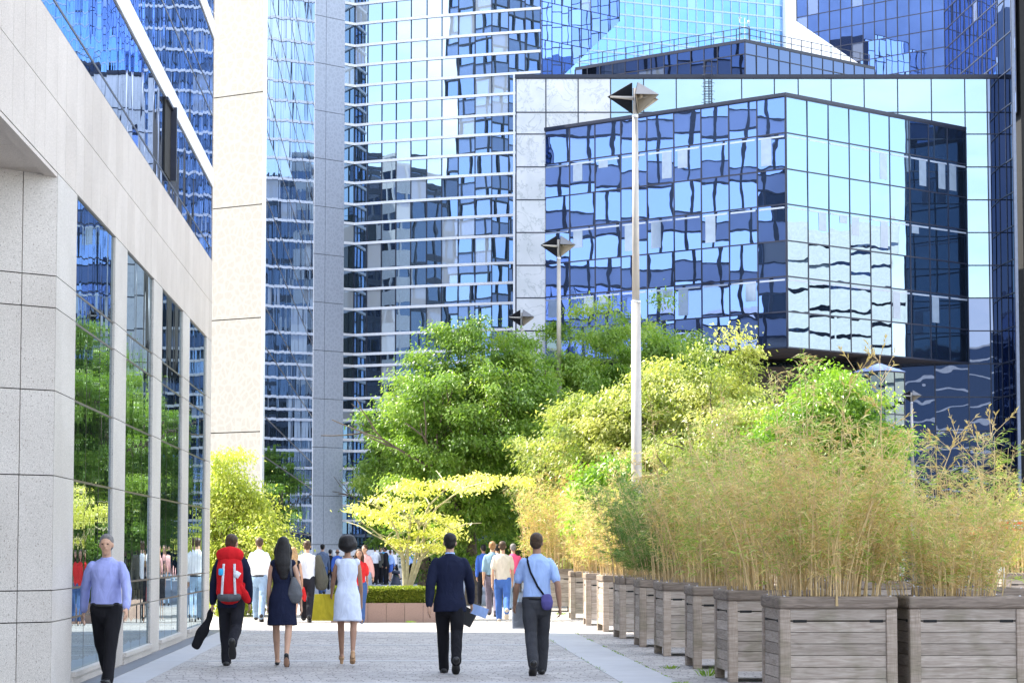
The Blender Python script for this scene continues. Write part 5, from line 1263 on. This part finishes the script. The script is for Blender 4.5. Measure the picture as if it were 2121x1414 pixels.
b = MB(); b.tube([T(.07, -.16, .08), T(.11, -.13, .02), T(.135, -.10, -.03)], [(.03*h, .02*h), (.035*h, .024*h), (.028*h, .02*h)], 12, round_=True); solid(b, 'hip_pocket', M_RED, bp, .01, 2)
b = MB(); b.tube([T(-.060, -.222, .17), T(-.060, -.218, .21)], [(.018*h, .006*h)] * 2, 10, side=(1, 0, 0), round_=True); b.build('blue_patch', CL('cyan'), bp, True)
b = MB(); b.tube([T(.05, -.222, .15), T(.075, -.215, .19)], [(.022*h, .006*h)] * 2, 10, side=(1, 0, 0)); b.build('white_tag', CL('white'), bp, True)
s0, e_, w_, l_ = iB['el'][-1]; hp0 = w_ + l_ * .07 * h
j = carried('carried_jacket', 'folded black jacket hanging from the backpacker\'s left hand', 'jacket', pB); b = MB(); b.tube([hp0 + V((0, 0, .06)), hp0 + V((-.04, 0, -.08)), hp0 + V((-.13, -.02, -.28)), hp0 + V((-.22, -.03, -.46))], [(.022, .02), (.045, .03), (.07, .035), (.06, .03)], 14, side=(1, 0, 0), round_=True); solid(b, 'cloth', CL('black'), j, .012, 2, fold=.012, seed=4, foldsc=20)
T = iC['T']; hb = carried('shoulder_bag', 'slouchy grey shoulder bag hanging at the right side of the woman in navy', 'handbag', pC); h = 1.77
b = MB(); b.tube([T(.085, -.045, .15), T(.095, -.05, .09), T(.10, -.05, .03), T(.098, -.045, -.01)], [(.022*h, .018*h), (.045*h, .030*h), (.060*h, .040*h), (.045*h, .03*h)], 18, side=(1, 0, 0), round_=True); solid(b, 'bag_body', CL('greybag'), hb, .010, 2, fold=.008, seed=5, foldsc=5)
b = MB(); b.tube([T(.07, -.055, .16), T(.062, -.062, .24), T(.062, -.03, .30), T(.066, .03, .295), T(.085, .05, .22), T(.09, .0, .15)], [(.016, .007)] * 6, 8, side=(1, 0, 0)); b.build('strap', CL('greybag'), hb, True)
s0, e_, w_, l_ = iD['el'][-1]; q0 = w_ + l_ * .08 * 1.7
yb_ = carried('shopping_bag', 'yellow paper shopping bag carried left of the woman in white', 'shopping bag', pD)
b = MB(); c0 = V((q0.x - .10, q0.y, .80)); b.idx([c0 + V(p) for p in [(-.17, -.06, -.20), (.15, -.06, -.20), (.15, .06, -.20), (-.17, .06, -.20), (-.13, -.02, .17), (.16, -.02, .17), (.16, .02, .17), (-.13, .02, .17)]], [(0, 3, 2, 1), (0, 1, 5, 4), (1, 2, 6, 5), (2, 3, 7, 6), (3, 0, 4, 7), (4, 5, 6, 7)]); b.build('paper_body', CL('yellow'), yb_)
for yy_ in (-.02, .02):
    b = MB(); b.tube([c0 + V((-.06, yy_, .16)), V((q0.x, q0.y + yy_, q0.z)), c0 + V((.09, yy_, .16))], .005, 6); b.build('handle', CL('yellow'), yb_)
T = iF['T']; h = 1.8; sb_ = carried('crossbody_bag', 'purple crossbody bag at the right hip of the man in pale blue', 'bag', pF)
b = MB(); b.tube([T(.062, -.092, .03), T(.066, -.095, -.01), T(.066, -.092, -.045)], [(.036*h, .018*h), (.042*h, .026*h), (.036*h, .022*h)], 16, side=(1, 0, 0), round_=True); solid(b, 'pouch', CL('purple'), sb_, .010, 2, fold=.004)
b = MB(); b.tube([T(.05, -.082, .03), T(0, -.079, .10), T(-.05, -.076, .20), T(-.068, -.060, .27), T(-.066, -.008, .312), T(-.06, .05, .28), T(-.0, .078, .16), T(.07, .070, .06), T(.10, .0, .02), T(.085, -.07, .02)], [(.013, .005)] * 10, 8, side=(1, 0, 0)); b.build('strap', CL('black'), sb_, True)
s0, e_, w_, l_ = iF['el'][-1]; q0 = w_ + l_ * .075 * h
pp = carried('papers', 'folded white papers held in the left hand of the man in pale blue', 'papers', pF); b = MB(); 
for k in range(4): b.box((q0.x - .02 + .006 * k, q0.y - .02, q0.z - .20 + .01 * k), (q0.x + .14 + .004 * k, q0.y - .016 + .005 * k, q0.z + .14))
bv = b.build('sheets', CL('white'), pp)
s0, e_, w_, l_ = iE['el'][1]; q0 = w_ + l_ * .075 * h
pd = carried('document_case', 'small dark case with papers in the right hand of the navy suit', 'case', pE); b = MB(); b.box((-.10, -.012, -.20), (.08, .012, .02), M=Matrix.Translation(q0) @ Matrix.Rotation(.5, 4, 'Y')); bevel(b.build('case', SHOE['black'], pd), .008)
b = MB(); b.box((-.02, -.02, -.03), (.20, -.016, .10), M=Matrix.Translation(q0) @ Matrix.Rotation(.35, 4, 'Y')); b.build('papers', CL('paleblue'), pd)
s0, e_, w_, l_ = iG['el'][1]; q0 = w_ + l_ * .08 * 1.64
cg = carried('red_cardigan', 'red cardigan bunched in the right hand of the blonde woman', 'cardigan', pG); b = MB(); b.tube([q0 + V((0, 0, .05)), q0, q0 + V((.03, .02, -.12)), q0 + V((.05, 0, -.2))], [.04, .055, .05, .03], 12, round_=True); solid(b, 'cloth', CL('red'), cg, .013, 2, fold=.012)
s0, e_, w_, l_ = iH['el'][1]; q0 = e_.lerp(w_, .5)
cj = carried('grey_jacket', 'grey jacket draped over the right arm of the man in the white t-shirt', 'jacket', pH); b = MB(); b.tube([s0 + V((.07, -.03, .0)), e_ + V((.07, -.03, .0)), e_ + V((.10, -.02, -.2)), e_ + V((.10, 0, -.36))], [(.07, .05), (.12, .08), (.15, .08), (.13, .05)], 14, side=(1, 0, 0), round_=True); solid(b, 'cloth', CL('olive'), cj, .014, 2, fold=.012)
s0, e_, w_, l_ = iI['el'][1]; q0 = w_ + l_ * .08 * 1.6
sk = carried('small_handbag', 'small black handbag held by the woman in blue shorts', 'handbag', pI); b = MB(); b.box((q0.x - .05, q0.y - .14, q0.z - .34), (q0.x + .05, q0.y + .14, q0.z - .12)); bevel(b.build('bag_body', SHOE['black'], sk), .02); b = MB(); b.tube([(q0.x, q0.y - .1, q0.z - .13), (q0.x, q0.y, q0.z), (q0.x, q0.y + .1, q0.z - .13)], .01, 6); b.build('handle', SHOE['black'], sk)
